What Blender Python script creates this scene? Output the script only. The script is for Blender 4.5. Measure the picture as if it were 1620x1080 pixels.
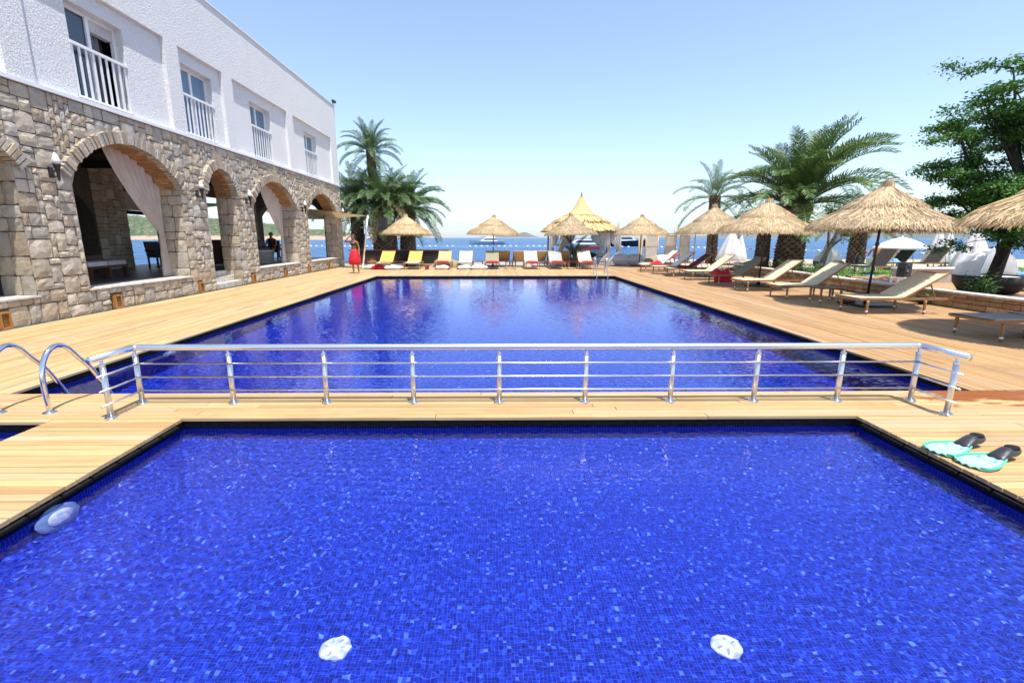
import bpy, bmesh, math, random
import numpy as np
from mathutils import Vector, Matrix, Euler

for o in list(bpy.data.objects): bpy.data.objects.remove(o)
S = bpy.context.scene
C = S.collection
R = math.radians
PI = math.pi

# ------------------------------------------------------------------ camera, sky, sun, exposure
cam = bpy.data.cameras.new('camera'); camo = bpy.data.objects.new('camera', cam); C.objects.link(camo); S.camera = camo
cam.sensor_width = 36; cam.lens = 757.66 / 1620 * 36; cam.shift_x = (810 - 793.14) / 1620
cam.clip_start = .05; cam.clip_end = 30000
camo.location = (0, 0, 1.6); camo.rotation_euler = (R(90 - 12.213), 0, -R(.644))

SUN = Vector((.155, -.25, .956)).normalized()
world = bpy.data.worlds.new('World'); S.world = world; world.use_nodes = True
wn = world.node_tree
sky = wn.nodes.new('ShaderNodeTexSky'); sky.sky_type = 'NISHITA'; sky.sun_disc = False
sky.sun_elevation = math.asin(SUN.z); sky.sun_rotation = math.atan2(SUN.x, SUN.y)
sky.altitude = 0; sky.air_density = 1.0; sky.dust_density = .65; sky.ozone_density = 4.0
hs = wn.nodes.new('ShaderNodeHueSaturation'); hs.inputs['Saturation'].default_value = .88; wn.links.new(sky.outputs[0], hs.inputs['Color']); wn.links.new(hs.outputs[0], wn.nodes['Background'].inputs[0]); wn.nodes['Background'].inputs[1].default_value = .15
sl = bpy.data.lights.new('sun', 'SUN'); sl.energy = 4.2; sl.angle = R(.53); sl.color = (1, .965, .91)
slo = bpy.data.objects.new('sun', sl); C.objects.link(slo); slo.rotation_euler = (-SUN).to_track_quat('-Z', 'Y').to_euler()
sl.cycles.is_caustics_light = True
vs = S.view_settings; vs.view_transform = 'Standard'; vs.look = 'None'; vs.exposure = .76; vs.gamma = 1; vs.use_curve_mapping = False
S.cycles.use_denoising = True; S.cycles.max_bounces = 10; S.cycles.transparent_max_bounces = 8
S.cycles.sample_clamp_indirect = 6

# ------------------------------------------------------------------ helpers
class MB:
    def __init__(s): s.v = []; s.f = []
    def add(s, V, F):
        b = len(s.v); s.v += [tuple(p) for p in V]; s.f += [tuple(i + b for i in q) for q in F]; return s
    def box(s, x0, x1, y0, y1, z0, z1):
        return s.add([(x0,y0,z0),(x1,y0,z0),(x1,y1,z0),(x0,y1,z0),(x0,y0,z1),(x1,y0,z1),(x1,y1,z1),(x0,y1,z1)],
                     [(0,3,2,1),(4,5,6,7),(0,1,5,4),(1,2,6,5),(2,3,7,6),(3,0,4,7)])
    def obox(s, c, d, rot=None):
        m = (rot or Matrix.Identity(3)); c = Vector(c)
        P = [c + m @ Vector((a*d[0]/2, b*d[1]/2, e*d[2]/2)) for e in (-1,1) for a, b in ((-1,-1),(1,-1),(1,1),(-1,1))]
        return s.add(P, [(0,3,2,1),(4,5,6,7),(0,1,5,4),(1,2,6,5),(2,3,7,6),(3,0,4,7)])
    def bar(s, a, b, w, h):
        a = Vector(a); b = Vector(b); d = b - a; q = d.to_track_quat('X', 'Z').to_matrix()
        return s.obox((a + b) / 2, (d.length, w, h), q)
    def tube(s, pts, rad, n=8, cap=True):
        pts = [Vector(p) for p in pts]; k = len(pts)
        rad = rad if isinstance(rad, (list, tuple)) else [rad] * k
        t0 = (pts[1] - pts[0]).normalized(); u = t0.orthogonal().normalized(); V = []
        for i, p in enumerate(pts):
            t = (pts[min(i+1, k-1)] - pts[max(i-1, 0)]).normalized()
            u = (u - t * u.dot(t)).normalized(); w = t.cross(u)
            for j in range(n):
                a = 2*PI*j/n; V.append(p + (u*math.cos(a) + w*math.sin(a)) * rad[i])
        F = [(i*n+j, i*n+(j+1) % n, (i+1)*n+(j+1) % n, (i+1)*n+j) for i in range(k-1) for j in range(n)]
        if cap: F += [tuple(range(n-1, -1, -1)), tuple((k-1)*n+j for j in range(n))]
        return s.add(V, F)
    def lathe(s, prof, n=16, c=(0,0,0), sx=1, sy=1, wob=None):
        V = []
        for i, (r, z) in enumerate(prof):
            for j in range(n):
                a = 2*PI*j/n; q = 1 + (wob(a, i) if wob else 0)
                V.append((c[0]+r*q*math.cos(a)*sx, c[1]+r*q*math.sin(a)*sy, c[2]+z))
        F = [(i*n+j, i*n+(j+1) % n, (i+1)*n+(j+1) % n, (i+1)*n+j) for i in range(len(prof)-1) for j in range(n)]
        F += [tuple(range(n-1, -1, -1)), tuple((len(prof)-1)*n+j for j in range(n))]
        return s.add(V, F)
    def grid(s, fn, nu, nv):
        V = [fn(i/nu, j/nv) for j in range(nv+1) for i in range(nu+1)]
        return s.add(V, [(j*(nu+1)+i, j*(nu+1)+i+1, (j+1)*(nu+1)+i+1, (j+1)*(nu+1)+i) for j in range(nv) for i in range(nu)])
    def mesh(s, name, mat, smooth=False):
        me = bpy.data.meshes.new(name); me.from_pydata(s.v, [], s.f); me.materials.append(mat)
        if smooth: me.polygons.foreach_set('use_smooth', [True]*len(me.polygons))
        return me
    def build(s, name, mat, parent=None, smooth=False, loc=None):
        return link(name, s.mesh(name, mat, smooth), parent, loc)

def link(name, data, parent=None, loc=None, rot=None, scale=None):
    o = bpy.data.objects.new(name, data); C.objects.link(o)
    if parent is not None: o.parent = parent
    if loc is not None: o.location = loc
    if rot is not None: o.rotation_euler = rot
    if scale is not None: o.scale = scale
    return o
def tag(o, label=None, cat=None, group=None, kind=None):
    if label: o['label'] = label
    if cat: o['category'] = cat
    if group: o['group'] = group
    if kind: o['kind'] = kind
    return o
def thing(name, label, cat, loc=(0,0,0), rz=0, group=None, scale=1):
    o = link(name, None, None, loc, (0,0,rz), (scale,)*3); o.empty_display_size = .2
    return tag(o, label, cat, group)
def copy_tree(o, parent=None):
    c = o.copy(); C.objects.link(c)
    if parent is not None: c.parent = parent
    for ch in list(o.children): copy_tree(ch, c)
    return c
def struct(o): o['kind'] = 'structure'; return o
def box_part(name, mat, parent, *b): return MB().box(*b).build(name, mat, parent)

# ------------------------------------------------------------------ materials
def nodes(name):
    m = bpy.data.materials.new(name); m.use_nodes = True; n = m.node_tree
    return m, n, n.nodes['Principled BSDF'], n.nodes['Material Output']
def nd(n, t, **kw):
    x = n.nodes.new(t)
    for k, v in kw.items():
        if k.startswith('i_'): x.inputs[int(k[2:])].default_value = v
        else: setattr(x, k, v)
    return x
def math_(n, op, a, b=None):
    x = n.nodes.new('ShaderNodeMath'); x.operation = op
    for i, q in enumerate((a, b)):
        if q is None: continue
        if isinstance(q, (int, float)): x.inputs[i].default_value = q
        else: n.links.new(q, x.inputs[i])
    return x.outputs[0]
def mixc(n, fac, a, b, blend='MIX'):
    x = n.nodes.new('ShaderNodeMix'); x.data_type = 'RGBA'; x.blend_type = blend
    for i, q in ((0, fac), (6, a), (7, b)):
        if isinstance(q, (int, float)): x.inputs[i].default_value = q
        elif isinstance(q, tuple): x.inputs[i].default_value = (*q[:3], 1)
        else: n.links.new(q, x.inputs[i])
    return x.outputs[2]
def smooth_(n, v, lo, hi):
    x = n.nodes.new('ShaderNodeMapRange'); x.interpolation_type = 'SMOOTHSTEP'; n.links.new(v, x.inputs[0])
    x.inputs[1].default_value = lo; x.inputs[2].default_value = hi; return x.outputs[0]
def rnd(n):
    a = n.nodes.new('ShaderNodeObjectInfo').outputs['Random']; b = n.nodes.new('ShaderNodeNewGeometry').outputs['Random Per Island']
    return math_(n, 'FRACT', math_(n, 'ADD', a, b))
def coords(n, stretch=(1,1,1), r=None, local=False):
    p = n.nodes.new('ShaderNodeTexCoord').outputs['Object'] if local else n.nodes.new('ShaderNodeNewGeometry').outputs['Position']
    v = n.nodes.new('ShaderNodeVectorMath'); v.operation = 'MULTIPLY'; n.links.new(p, v.inputs[0]); v.inputs[1].default_value = stretch
    o = v.outputs[0]
    if r is not None:
        w = n.nodes.new('ShaderNodeVectorMath'); w.operation = 'ADD'; n.links.new(o, w.inputs[0])
        s = math_(n, 'MULTIPLY', r, 53.0); cb = n.nodes.new('ShaderNodeCombineXYZ')
        for i in range(3): n.links.new(s, cb.inputs[i])
        n.links.new(cb.outputs[0], w.inputs[1]); o = w.outputs[0]
    return o
def noise(n, vec, scale, detail=4, rough=.55, dist=0):
    x = n.nodes.new('ShaderNodeTexNoise'); n.links.new(vec, x.inputs['Vector'])
    x.inputs['Scale'].default_value = scale; x.inputs['Detail'].default_value = detail
    x.inputs['Roughness'].default_value = rough; x.inputs['Distortion'].default_value = dist
    return x.outputs[0]
def bump_(n, h, strength, dist, bsdf, extra=None):
    b = n.nodes.new('ShaderNodeBump'); b.inputs['Strength'].default_value = strength; b.inputs['Distance'].default_value = dist
    n.links.new(h, b.inputs['Height']); 
    if extra: n.links.new(extra, b.inputs['Normal'])
    if bsdf is not None: n.links.new(b.outputs[0], bsdf.inputs['Normal'])
    return b.outputs[0]
def jitter(n, col, r, amt, hue=0.):
    h = n.nodes.new('ShaderNodeHueSaturation'); n.links.new(col, h.inputs['Color'])
    v = math_(n, 'ADD', math_(n, 'MULTIPLY', r, 2*amt), 1-amt); n.links.new(v, h.inputs['Value'])
    if hue:
        r2 = math_(n, 'FRACT', math_(n, 'MULTIPLY', r, 7.31)); n.links.new(math_(n, 'ADD', math_(n, 'MULTIPLY', r2, 2*hue), .5-hue), h.inputs['Hue'])
    return h.outputs[0]
def M(name, c1, c2=None, scale=5, rough=.6, metal=0, bump=0, bscale=60, bdist=.01, jit=.08, hue=0, stretch=(1,1,1), trans=0, spec=.5, local=False, lo=.35, hi=.65, tint=None):
    m, n, b, out = nodes(name); c2 = c2 or tuple(x*.8 for x in c1); r = rnd(n); v = coords(n, stretch, r, local)
    col = mixc(n, smooth_(n, noise(n, v, scale), lo, hi), c1, c2)
    if tint: col = mixc(n, math_(n, 'MULTIPLY', n.nodes.new('ShaderNodeObjectInfo').outputs['Random'], .6), col, tint)
    if jit: col = jitter(n, col, r, jit, hue)
    n.links.new(col, b.inputs['Base Color']); b.inputs['Roughness'].default_value = rough; b.inputs['Metallic'].default_value = metal
    b.inputs['Specular IOR Level'].default_value = spec
    if bump: bump_(n, noise(n, v, bscale), bump, bdist, b)
    if trans:
        t = n.nodes.new('ShaderNodeBsdfTranslucent'); n.links.new(col, t.inputs['Color']); mx = n.nodes.new('ShaderNodeMixShader'); mx.inputs[0].default_value = trans
        n.links.new(b.outputs[0], mx.inputs[1]); n.links.new(t.outputs[0], mx.inputs[2]); n.links.new(mx.outputs[0], out.inputs[0])
    return m

def wood_deck(name, axis, c1, c2, c3, wet=False):
    m, n, b, out = nodes(name); r = rnd(n)
    st = (1.2, 30, 30) if axis == 'x' else (30, 1.2, 30)
    v = coords(n, st, r); g = noise(n, v, 1.0, 5, .6, .6)
    col = mixc(n, smooth_(n, g, .38, .66), c1, c2)
    r2 = math_(n, 'FRACT', math_(n, 'MULTIPLY', r, 5.77))
    col = mixc(n, math_(n, 'MULTIPLY', smooth_(n, r2, .55, 1.), .55), col, c3)
    wv = coords(n); blot = noise(n, wv, .9, 5, .65)
    col = mixc(n, math_(n, 'MULTIPLY', smooth_(n, blot, .52, .72), .5), col, c3)
    k = noise(n, coords(n, (4, 14, 14) if axis == 'x' else (14, 4, 14), r), 1.0, 2)
    col = mixc(n, math_(n, 'MULTIPLY', smooth_(n, k, .72, .8), .5), col, tuple(x*.45 for x in c3))
    r3 = math_(n, 'FRACT', math_(n, 'MULTIPLY', r, 13.3)); col = mixc(n, math_(n, 'MULTIPLY', smooth_(n, r3, .6, 1.), .45), col, (.40,.32,.23))
    col = jitter(n, col, r, .14)
    rough = .62
    if wet:
        sp = n.nodes.new('ShaderNodeSeparateXYZ'); n.links.new(wv, sp.inputs[0])
        mk = math_(n, 'MULTIPLY', smooth_(n, sp.outputs[0], 3.5, 4.9), smooth_(n, sp.outputs[1], 4.1, 4.62))
        nz = noise(n, coords(n, (.8, 3.2, 1)), 2.4, 5, .6)
        mk = smooth_(n, math_(n, 'ADD', math_(n, 'MULTIPLY', mk, .45), nz), .78, .86)
        col = mixc(n, mk, col, (.27, .085, .022))
        n.links.new(math_(n, 'SUBTRACT', rough, math_(n, 'MULTIPLY', mk, .3)), b.inputs['Roughness'])
    else: b.inputs['Roughness'].default_value = rough
    n.links.new(col, b.inputs['Base Color']); b.inputs['Specular IOR Level'].default_value = .3
    bump_(n, g, .35, .004, b); return m
deckx = wood_deck('deck_wood_across', 'x', (.52,.35,.165), (.42,.265,.112), (.32,.175,.066), True)
deckl = wood_deck('deck_wood_left', 'y', (.51,.355,.172), (.43,.28,.125), (.35,.21,.085))
deckr = wood_deck('deck_wood_right', 'y', (.45,.275,.125), (.365,.21,.088), (.29,.15,.056))
m_under = M('deck_underside', (.012,.010,.009), rough=.9)
m_black = M('black_gutter_plastic', (.010,.010,.011), (.018,.018,.018), 30, .8, bump=.2, spec=.15)

def mosaic(name, base, light, dark, size=.027, glints=False):
    m, n, b, out = nodes(name); p = coords(n)
    sc = n.nodes.new('ShaderNodeVectorMath'); sc.operation = 'SCALE'; n.links.new(p, sc.inputs[0]); sc.inputs['Scale'].default_value = 1/size
    of = n.nodes.new('ShaderNodeVectorMath'); of.operation = 'ADD'; n.links.new(sc.outputs[0], of.inputs[0]); of.inputs[1].default_value = (.37,.41,.45)
    fl = n.nodes.new('ShaderNodeVectorMath'); fl.operation = 'FLOOR'; n.links.new(of.outputs[0], fl.inputs[0])
    fr = n.nodes.new('ShaderNodeVectorMath'); fr.operation = 'FRACTION'; n.links.new(of.outputs[0], fr.inputs[0])
    wnz = n.nodes.new('ShaderNodeTexWhiteNoise'); wnz.noise_dimensions = '3D'; n.links.new(fl.outputs[0], wnz.inputs['Vector'])
    r = wnz.outputs['Value']
    col = mixc(n, smooth_(n, r, .45, 1.), base, light); col = mixc(n, smooth_(n, r, .30, .0), col, dark)
    if glints:
        col = mixc(n, math_(n, 'GREATER_THAN', r, .90), col, (.022,.075,.62)); col = mixc(n, math_(n, 'GREATER_THAN', r, .975), col, (.10,.19,.72))  # scattered paler tiles: sparkle on the water painted into the mosaic
    gn = n.nodes.new('ShaderNodeNewGeometry'); sn = n.nodes.new('ShaderNodeSeparateXYZ'); n.links.new(gn.outputs['Normal'], sn.inputs[0])
    sf = n.nodes.new('ShaderNodeSeparateXYZ'); n.links.new(fr.outputs[0], sf.inputs[0])
    gr = None
    for i in range(3):
        d = math_(n, 'ABSOLUTE', math_(n, 'SUBTRACT', sf.outputs[i], .5)); line = smooth_(n, d, .43, .47)
        line = math_(n, 'MULTIPLY', line, math_(n, 'LESS_THAN', math_(n, 'ABSOLUTE', sn.outputs[i]), .7))
        gr = line if gr is None else math_(n, 'MAXIMUM', gr, line)
    col = mixc(n, math_(n, 'MULTIPLY', gr, .75), col, (.07,.12,.50))
    n.links.new(col, b.inputs['Base Color']); b.inputs['Roughness'].default_value = .25
    return m
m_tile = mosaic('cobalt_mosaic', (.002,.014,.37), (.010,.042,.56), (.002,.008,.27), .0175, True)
m_tile_shaded = mosaic('cobalt_mosaic_wall_shaded', (.002,.004,.17), (.004,.010,.24), (.002,.003,.12), .025)  # darker copy of the cobalt tile, wall shade put into the colour
m, n, b, out = nodes('pool_water'); n.nodes.remove(b)
gl = n.nodes.new('ShaderNodeBsdfGlass'); gl.inputs['IOR'].default_value = 1.33; gl.inputs['Roughness'].default_value = 0
gl.inputs['Color'].default_value = (.93,.97,1,1); n.links.new(gl.outputs[0], out.inputs[0]); m_water = m

m, n, b, out = nodes('sea_water'); v = coords(n)
col = mixc(n, smooth_(n, noise(n, coords(n, (.25,1,1)), .05, 5, .6), .35, .7), (.002,.058,.175), (.004,.088,.245))
n.links.new(col, b.inputs['Base Color']); b.inputs['Roughness'].default_value = .22; b.inputs['IOR'].default_value = 1.33; b.inputs['Specular IOR Level'].default_value = .05
h1 = noise(n, coords(n, (.5,1,1)), .9, 6, .62); h2 = noise(n, coords(n, (.3,1,1)), .12, 3)
bump_(n, h1, .9, .5, b, bump_(n, h2, .6, 2.0, None)); m_sea = m

def stucco(name, c):
    m, n, b, out = nodes(name); v = coords(n); w = noise(n, v, .7, 4)
    col = mixc(n, w, c, tuple(x*.93 for x in c)); n.links.new(col, b.inputs['Base Color']); b.inputs['Roughness'].default_value = .85
    st_ = noise(n, coords(n, (1,1.6,.10)), 1.6, 5, .65); col = mixc(n, math_(n, 'MULTIPLY', smooth_(n, st_, .52, .78), .22), col, (.55,.54,.52)); n.links.new(col, b.inputs['Base Color']); h = noise(n, v, 24, 4, .65, .5); bump_(n, h, 1.0, .055, b); return m
m_stucco = stucco('white_stucco', (.82,.81,.80))
m_white = M('white_paint', (.80,.80,.79), (.76,.75,.74), 3, .5, jit=.02)
m_plaster = M('cream_plaster', (.48,.43,.37), (.42,.37,.31), 1.5, .8, jit=.02)
def stone_mat(name, tones, mott=.35):
    m, n, b, out = nodes(name); r = rnd(n); v = coords(n, (1,1,1), r)
    cr = n.nodes.new('ShaderNodeValToRGB'); n.links.new(r, cr.inputs[0]); e = cr.color_ramp; e.interpolation = 'CONSTANT'
    e.elements[0].color = (*tones[0], 1); e.elements[1].position = 1/len(tones); e.elements[1].color = (*tones[1], 1)
    for i in range(2, len(tones)): q = e.elements.new(i/len(tones)); q.color = (*tones[i], 1)
    big = noise(n, v, 5, 5, .65); col = mixc(n, math_(n, 'MULTIPLY', smooth_(n, big, .4, .7), mott), cr.outputs[0], (.13,.105,.08))
    fine = noise(n, v, 38, 4, .7); col = mixc(n, math_(n, 'MULTIPLY', smooth_(n, fine, .5, .75), .4), col, (.50,.46,.40))
    col = jitter(n, col, math_(n, 'FRACT', math_(n, 'MULTIPLY', r, 9.13)), .11)
    n.links.new(col, b.inputs['Base Color']); b.inputs['Roughness'].default_value = .9; b.inputs['Specular IOR Level'].default_value = .2
    bump_(n, fine, .9, .014, b, bump_(n, big, .9, .035, None)); return m
m_stone = stone_mat('rubble_stone', [(.47,.405,.315),(.49,.415,.31),(.42,.375,.31),(.50,.41,.295),(.43,.335,.235),(.47,.425,.36),(.57,.49,.385),(.38,.34,.275),(.48,.385,.285)])
m_gold = stone_mat('golden_garden_stone', [(.42,.28,.15),(.48,.34,.20),(.38,.22,.11),(.50,.38,.25),(.34,.22,.13)])
m_mortar = M('wall_mortar', (.12,.10,.08), (.08,.066,.053), 9, .95, bump=.5, bscale=40)
m_soffit = stone_mat('soffit_brick', [(.40,.21,.085),(.34,.17,.07),(.45,.26,.11),(.37,.20,.09)], .25)
m_cap = M('white_coping', (.68,.63,.55), (.5,.45,.38), 6, .8, bump=.3)
m_pave = M('terrace_paving', (.36,.32,.29), (.28,.25,.22), 3, .55)
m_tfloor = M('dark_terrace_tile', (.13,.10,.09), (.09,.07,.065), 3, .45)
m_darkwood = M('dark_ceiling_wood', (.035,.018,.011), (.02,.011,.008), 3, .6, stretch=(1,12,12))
m_mahog = M('mahogany', (.09,.028,.013), (.05,.015,.009), 4, .35, stretch=(3,14,14))
m_teak = M('teak_furniture', (.36,.185,.07), (.25,.115,.04), 4, .4, stretch=(3,16,16), bump=.1)
m_louvre = M('louvre_pine', (.44,.21,.06), (.32,.14,.04), 4, .5, stretch=(8,8,2))
m_steel = M('polished_steel', (.78,.78,.79), (.70,.71,.73), 2, .09, 1, jit=.02)
m_alu = M('satin_aluminium', (.84,.84,.85), (.78,.79,.80), 2, .24, 1, jit=.02)
m_post = M('brushed_post_metal', (.80,.79,.78), (.74,.73,.72), 3, .34, 1, jit=.02, stretch=(1,1,.05))
m_iron = M('black_iron', (.012,.012,.014), (.02,.02,.02), 12, .45, jit=0)
m_curtain = M('curtain_linen', (.72,.62,.55), (.64,.54,.47), 3, .8, jit=.03, trans=.3)
m_curtainw = M('curtain_white', (.82,.80,.77), (.74,.72,.68), 3, .8, jit=.03, trans=.3)
m_sail = M('beige_sailcloth', (.58,.44,.25), (.52,.39,.22), 2, .8, trans=.22)
m_thatch = M('straw_thatch', (.72,.545,.31), (.50,.35,.18), 6, .85, tint=(.42,.33,.22), jit=.36, hue=.012, trans=.15)
m_reed = M('reed_thatch', (.78,.58,.28), (.66,.46,.20), 6, .85, jit=.22, hue=.01, trans=.15)
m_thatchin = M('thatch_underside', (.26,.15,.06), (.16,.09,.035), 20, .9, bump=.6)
m_wicker = M('dark_wicker', (.030,.016,.010), (.012,.008,.006), 70, .55, bump=.8, bscale=120)
m_canvasw = M('white_canvas', (.84,.83,.82), (.76,.75,.74), 3, .8, jit=.03, trans=.25, bump=.3, bscale=12, bdist=.03)
m_tan = M('tan_canvas', (.34,.27,.16), (.28,.22,.13), 40, .8)
def sling(name, c): return M(name, c, tuple(x*.86 for x in c), 160, .75, bump=.25, bscale=400, bdist=.002, jit=.04, trans=.12)
SL = dict(cream=sling('sling_cream', (.78,.70,.46)), white=sling('sling_white', (.84,.80,.70)), grey=sling('sling_grey', (.40,.41,.38)),
          olive=sling('sling_olive', (.30,.285,.185)), yellow=sling('sling_yellow', (.80,.52,.10)), tan=sling('sling_tan', (.62,.43,.20)),
          red=sling('sling_red', (.52,.018,.035)), maroon=sling('sling_maroon', (.16,.008,.014)), dark=sling('sling_dark', (.035,.028,.024)), black=sling('sling_black', (.02,.02,.02)))
m_red = M('red_towel', (.60,.016,.035), (.48,.01,.025), 12, .9, bump=.6, bscale=90)
m_maroon = M('maroon_towel', (.20,.008,.018), (.14,.005,.012), 12, .9, bump=.6, bscale=90)
m_skirt = M('red_skirt_cloth', (.62,.012,.03), (.50,.008,.02), 8, .75, jit=0)
m_bluetowel = M('blue_towel', (.02,.16,.62), (.30,.55,.85), 9, .9, bump=.5)
m_skin = M('tanned_skin', (.36,.17,.085), (.31,.14,.07), 12, .5, jit=.04)
m_hair = M('brown_hair', (.05,.018,.009), (.02,.009,.005), 60, .5)
m_dress = M('dark_cloth', (.018,.013,.012), (.03,.02,.016), 10, .8)
m_aqua = M('aqua_fin_rubber', (.36,.80,.66), (.50,.86,.76), 25, .35, trans=.15)
m_aquad = M('green_fin_rim', (.06,.62,.36), (.08,.55,.33), 12, .4)
m_rubber = M('black_rubber', (.022,.022,.027), (.03,.03,.036), 25, .38, bump=.2)
m_bezel_shaded = M('white_bezel_shade_tinted', (.30,.42,.62), (.26,.38,.58), 30, .35)  # white plastic given a bluish tone, underwater shade painted into it
m_abs = M('white_pool_plastic', (.82,.84,.84), (.70,.74,.74), 30, .35)
m_lamp = M('milk_glass_flame', (.85,.84,.82), rough=.3, jit=0)
m_frame = M('window_frame_white', (.78,.77,.75), (.72,.71,.69), 4, .4, jit=.02)
m, n, b, out = nodes('window_glass'); b.inputs['Base Color'].default_value = (.02,.035,.06,1); b.inputs['Roughness'].default_value = .03; b.inputs['Specular IOR Level'].default_value = .9
bump_(n, noise(n, coords(n), 1.2, 2), .05, .05, b); m_glass = m
m_blind = M('window_blind', (.15,.24,.33), (.12,.20,.29), 2, .6, stretch=(1,1,30), jit=.1)
m_drape = M('grey_drape', (.24,.23,.24), (.10,.10,.11), 8, .8, stretch=(1,4,.2))
m_shut = M('shutter_box', (.55,.52,.48), rough=.6)
m_leaf = M('tree_leaf', (.036,.125,.018), (.085,.21,.03), 2.2, .5, jit=.35, hue=.02, trans=.28)
m_bush = M('shrub_leaf', (.06,.16,.03), (.13,.26,.06), 4, .45, jit=.3, hue=.02, trans=.28)
m_bark = M('tree_bark', (.045,.034,.026), (.022,.017,.014), 9, .95, bump=.8, bscale=25, bdist=.02)
m_barkg = M('grey_olive_bark', (.20,.17,.14), (.11,.09,.075), 9, .95, bump=.8, bscale=25, bdist=.02)
m_frond = M('palm_frond', (.075,.145,.040), (.15,.22,.085), 1.5, .42, jit=.30, hue=.02, trans=.22)
m_frondd = M('palm_frond_dark', (.065,.135,.028), (.14,.215,.055), 1.5, .42, jit=.30, hue=.015, trans=.2)
m_frondy = M('palm_frond_dry', (.30,.23,.09), (.20,.17,.06), 1.5, .6, jit=.25, hue=.015, trans=.2)
m_palmbark = M('palm_bark', (.085,.055,.035), (.035,.023,.016), 12, .95, bump=.7, bscale=40, jit=.4)
m_palmstub = M('palm_stub', (.20,.14,.085), (.09,.06,.038), 12, .95, bump=.7, bscale=40, jit=.4)
m_lawn = M('lawn_turf', (.10,.20,.03), (.17,.25,.06), 1.2, .9, bump=.8, bscale=60, bdist=.04)
m_sand = M('beach_sand', (.46,.37,.26), (.38,.30,.21), 1.1, .95, bump=.4, bscale=20)
m_soil = M('bed_soil', (.09,.06,.04), (.15,.11,.08), 6, .95, bump=.6)
m_hull = M('white_gelcoat', (.82,.82,.83), rough=.25, jit=.02)
m_navy = M('navy_gelcoat', (.008,.012,.03), rough=.2, jit=0)
m_redhull = M('red_stripe_paint', (.30,.015,.02), rough=.3, jit=0)
m_buoyw = M('buoy_white', (.82,.80,.78), rough=.4); m_buoyr = M('buoy_red', (.6,.10,.08), rough=.4)
m_spk = M('speaker_black', (.015,.015,.016), (.022,.022,.022), 80, .55, bump=.3)
m_terra = M('terracotta', (.34,.13,.06), (.26,.09,.04), 8, .8)
m_bamboo = M('bamboo_pole', (.62,.42,.18), (.52,.33,.13), 4, .5, stretch=(6,6,1))
m_paper = M('screen_fabric', (.80,.72,.62), (.74,.64,.54), 4, .8, trans=.35)

m, n, b, out = nodes('headland_scrub'); v = coords(n); sp = n.nodes.new('ShaderNodeSeparateXYZ'); n.links.new(v, sp.inputs[0])
col = mixc(n, smooth_(n, noise(n, v, .09, 6, .7), .42, .6), (.045,.085,.028), (.16,.15,.085))
col = mixc(n, smooth_(n, noise(n, v, .3, 3), .52, .62), col, (.035,.07,.022))
col = mixc(n, smooth_(n, math_(n, 'ADD', sp.outputs[2], math_(n, 'MULTIPLY', noise(n, v, .08, 4), -9)), .5, -2.), col, (.42,.28,.20))
n.links.new(col, b.inputs['Base Color']); b.inputs['Roughness'].default_value = .95; m_hill = m
m_far = M('far_hill_scrub', (.14,.13,.10), (.08,.095,.06), .004, .95, jit=0)

# ------------------------------------------------------------------ setting: sea, hills, land, haze
Z_SEA = -1.0
struct(MB().add([(-8000,34,Z_SEA),(8000,34,Z_SEA),(8000,8000,Z_SEA),(-8000,8000,Z_SEA),(-8000,-60,Z_SEA),(-19,-60,Z_SEA),(-19,34,Z_SEA)],
     [(0,1,2,3),(4,5,6,0)]).build('sea', m_sea))
rng = np.random.default_rng(5); random.seed(5)
def ridge(name, mat, x0, x1, y0, y1, nx, ny, fn):
    rr = np.random.default_rng(abs(hash(name)) % 1000 if False else len(name))
    def pt(u, w):
        x = x0+(x1-x0)*u; y = y0+(y1-y0)*w
        return (x, y, Z_SEA-1+fn(u, w, x, y))
    return struct(MB().grid(pt, nx, ny).build(name, mat, smooth=False))
def wave(x, ph, s): return math.sin(x*s+ph)*.5+math.sin(x*s*2.3+ph*1.7)*.3+math.sin(x*s*5.1+ph*.6)*.2
def hl(u, w, x, y):
    e = max(0, 1-((u-.40)/.62)**2) if u > .4 else 1
    prof = math.sin(PI*min(1, w*1.0)*.98)**.75 if w > 0 else 0
    return prof*e*(40+9*wave(x, 1, .012)+4*wave(y+x*.3, 2, .05))+(random.random()*2.6 if w > .06 else random.random()*1.4)*(e > .02)
ridge('headland_hills', m_hill, -1250, -185, 620, 1000, 300, 70, hl)
def hf(hmax, ph, cut=None):
    return lambda u, w, x, y: (math.sin(PI*w)**.8)*hmax*max(0, min(1, u*5, (1-u)*5))*(.62+.38*wave(x, ph, .0016))
ridge('distant_hills', m_far, 2100, 7600, 5600, 7400, 90, 14, hf(165, .4))
ridge('distant_island', m_far, -200, 560, 5200, 5700, 50, 10, lambda u, w, x, y: 8+math.sin(PI*w)*(55*math.exp(-((u-.68)/.13)**2)+22*math.exp(-((u-.3)/.2)**2)))
ridge('shore_hills', m_far, 1900, 3400, 2350, 3000, 60, 10, hf(50, 2.2))
ridge('left_shore', m_far, -1900, -500, 3600, 4200, 60, 10, hf(45, 1.2))

# land under the garden on the right: paving strip, lawn, beach
struct(MB().box(10.95,80,-6,36,-2.5,.02).build('garden_ground', m_sand))
struct(MB().add([(13.2,17.5,.05),(40,17.5,.05),(40,25.4,.05),(13.2,25.4,.05)], [(0,1,2,3)]).build('lawn', m_lawn))
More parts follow.
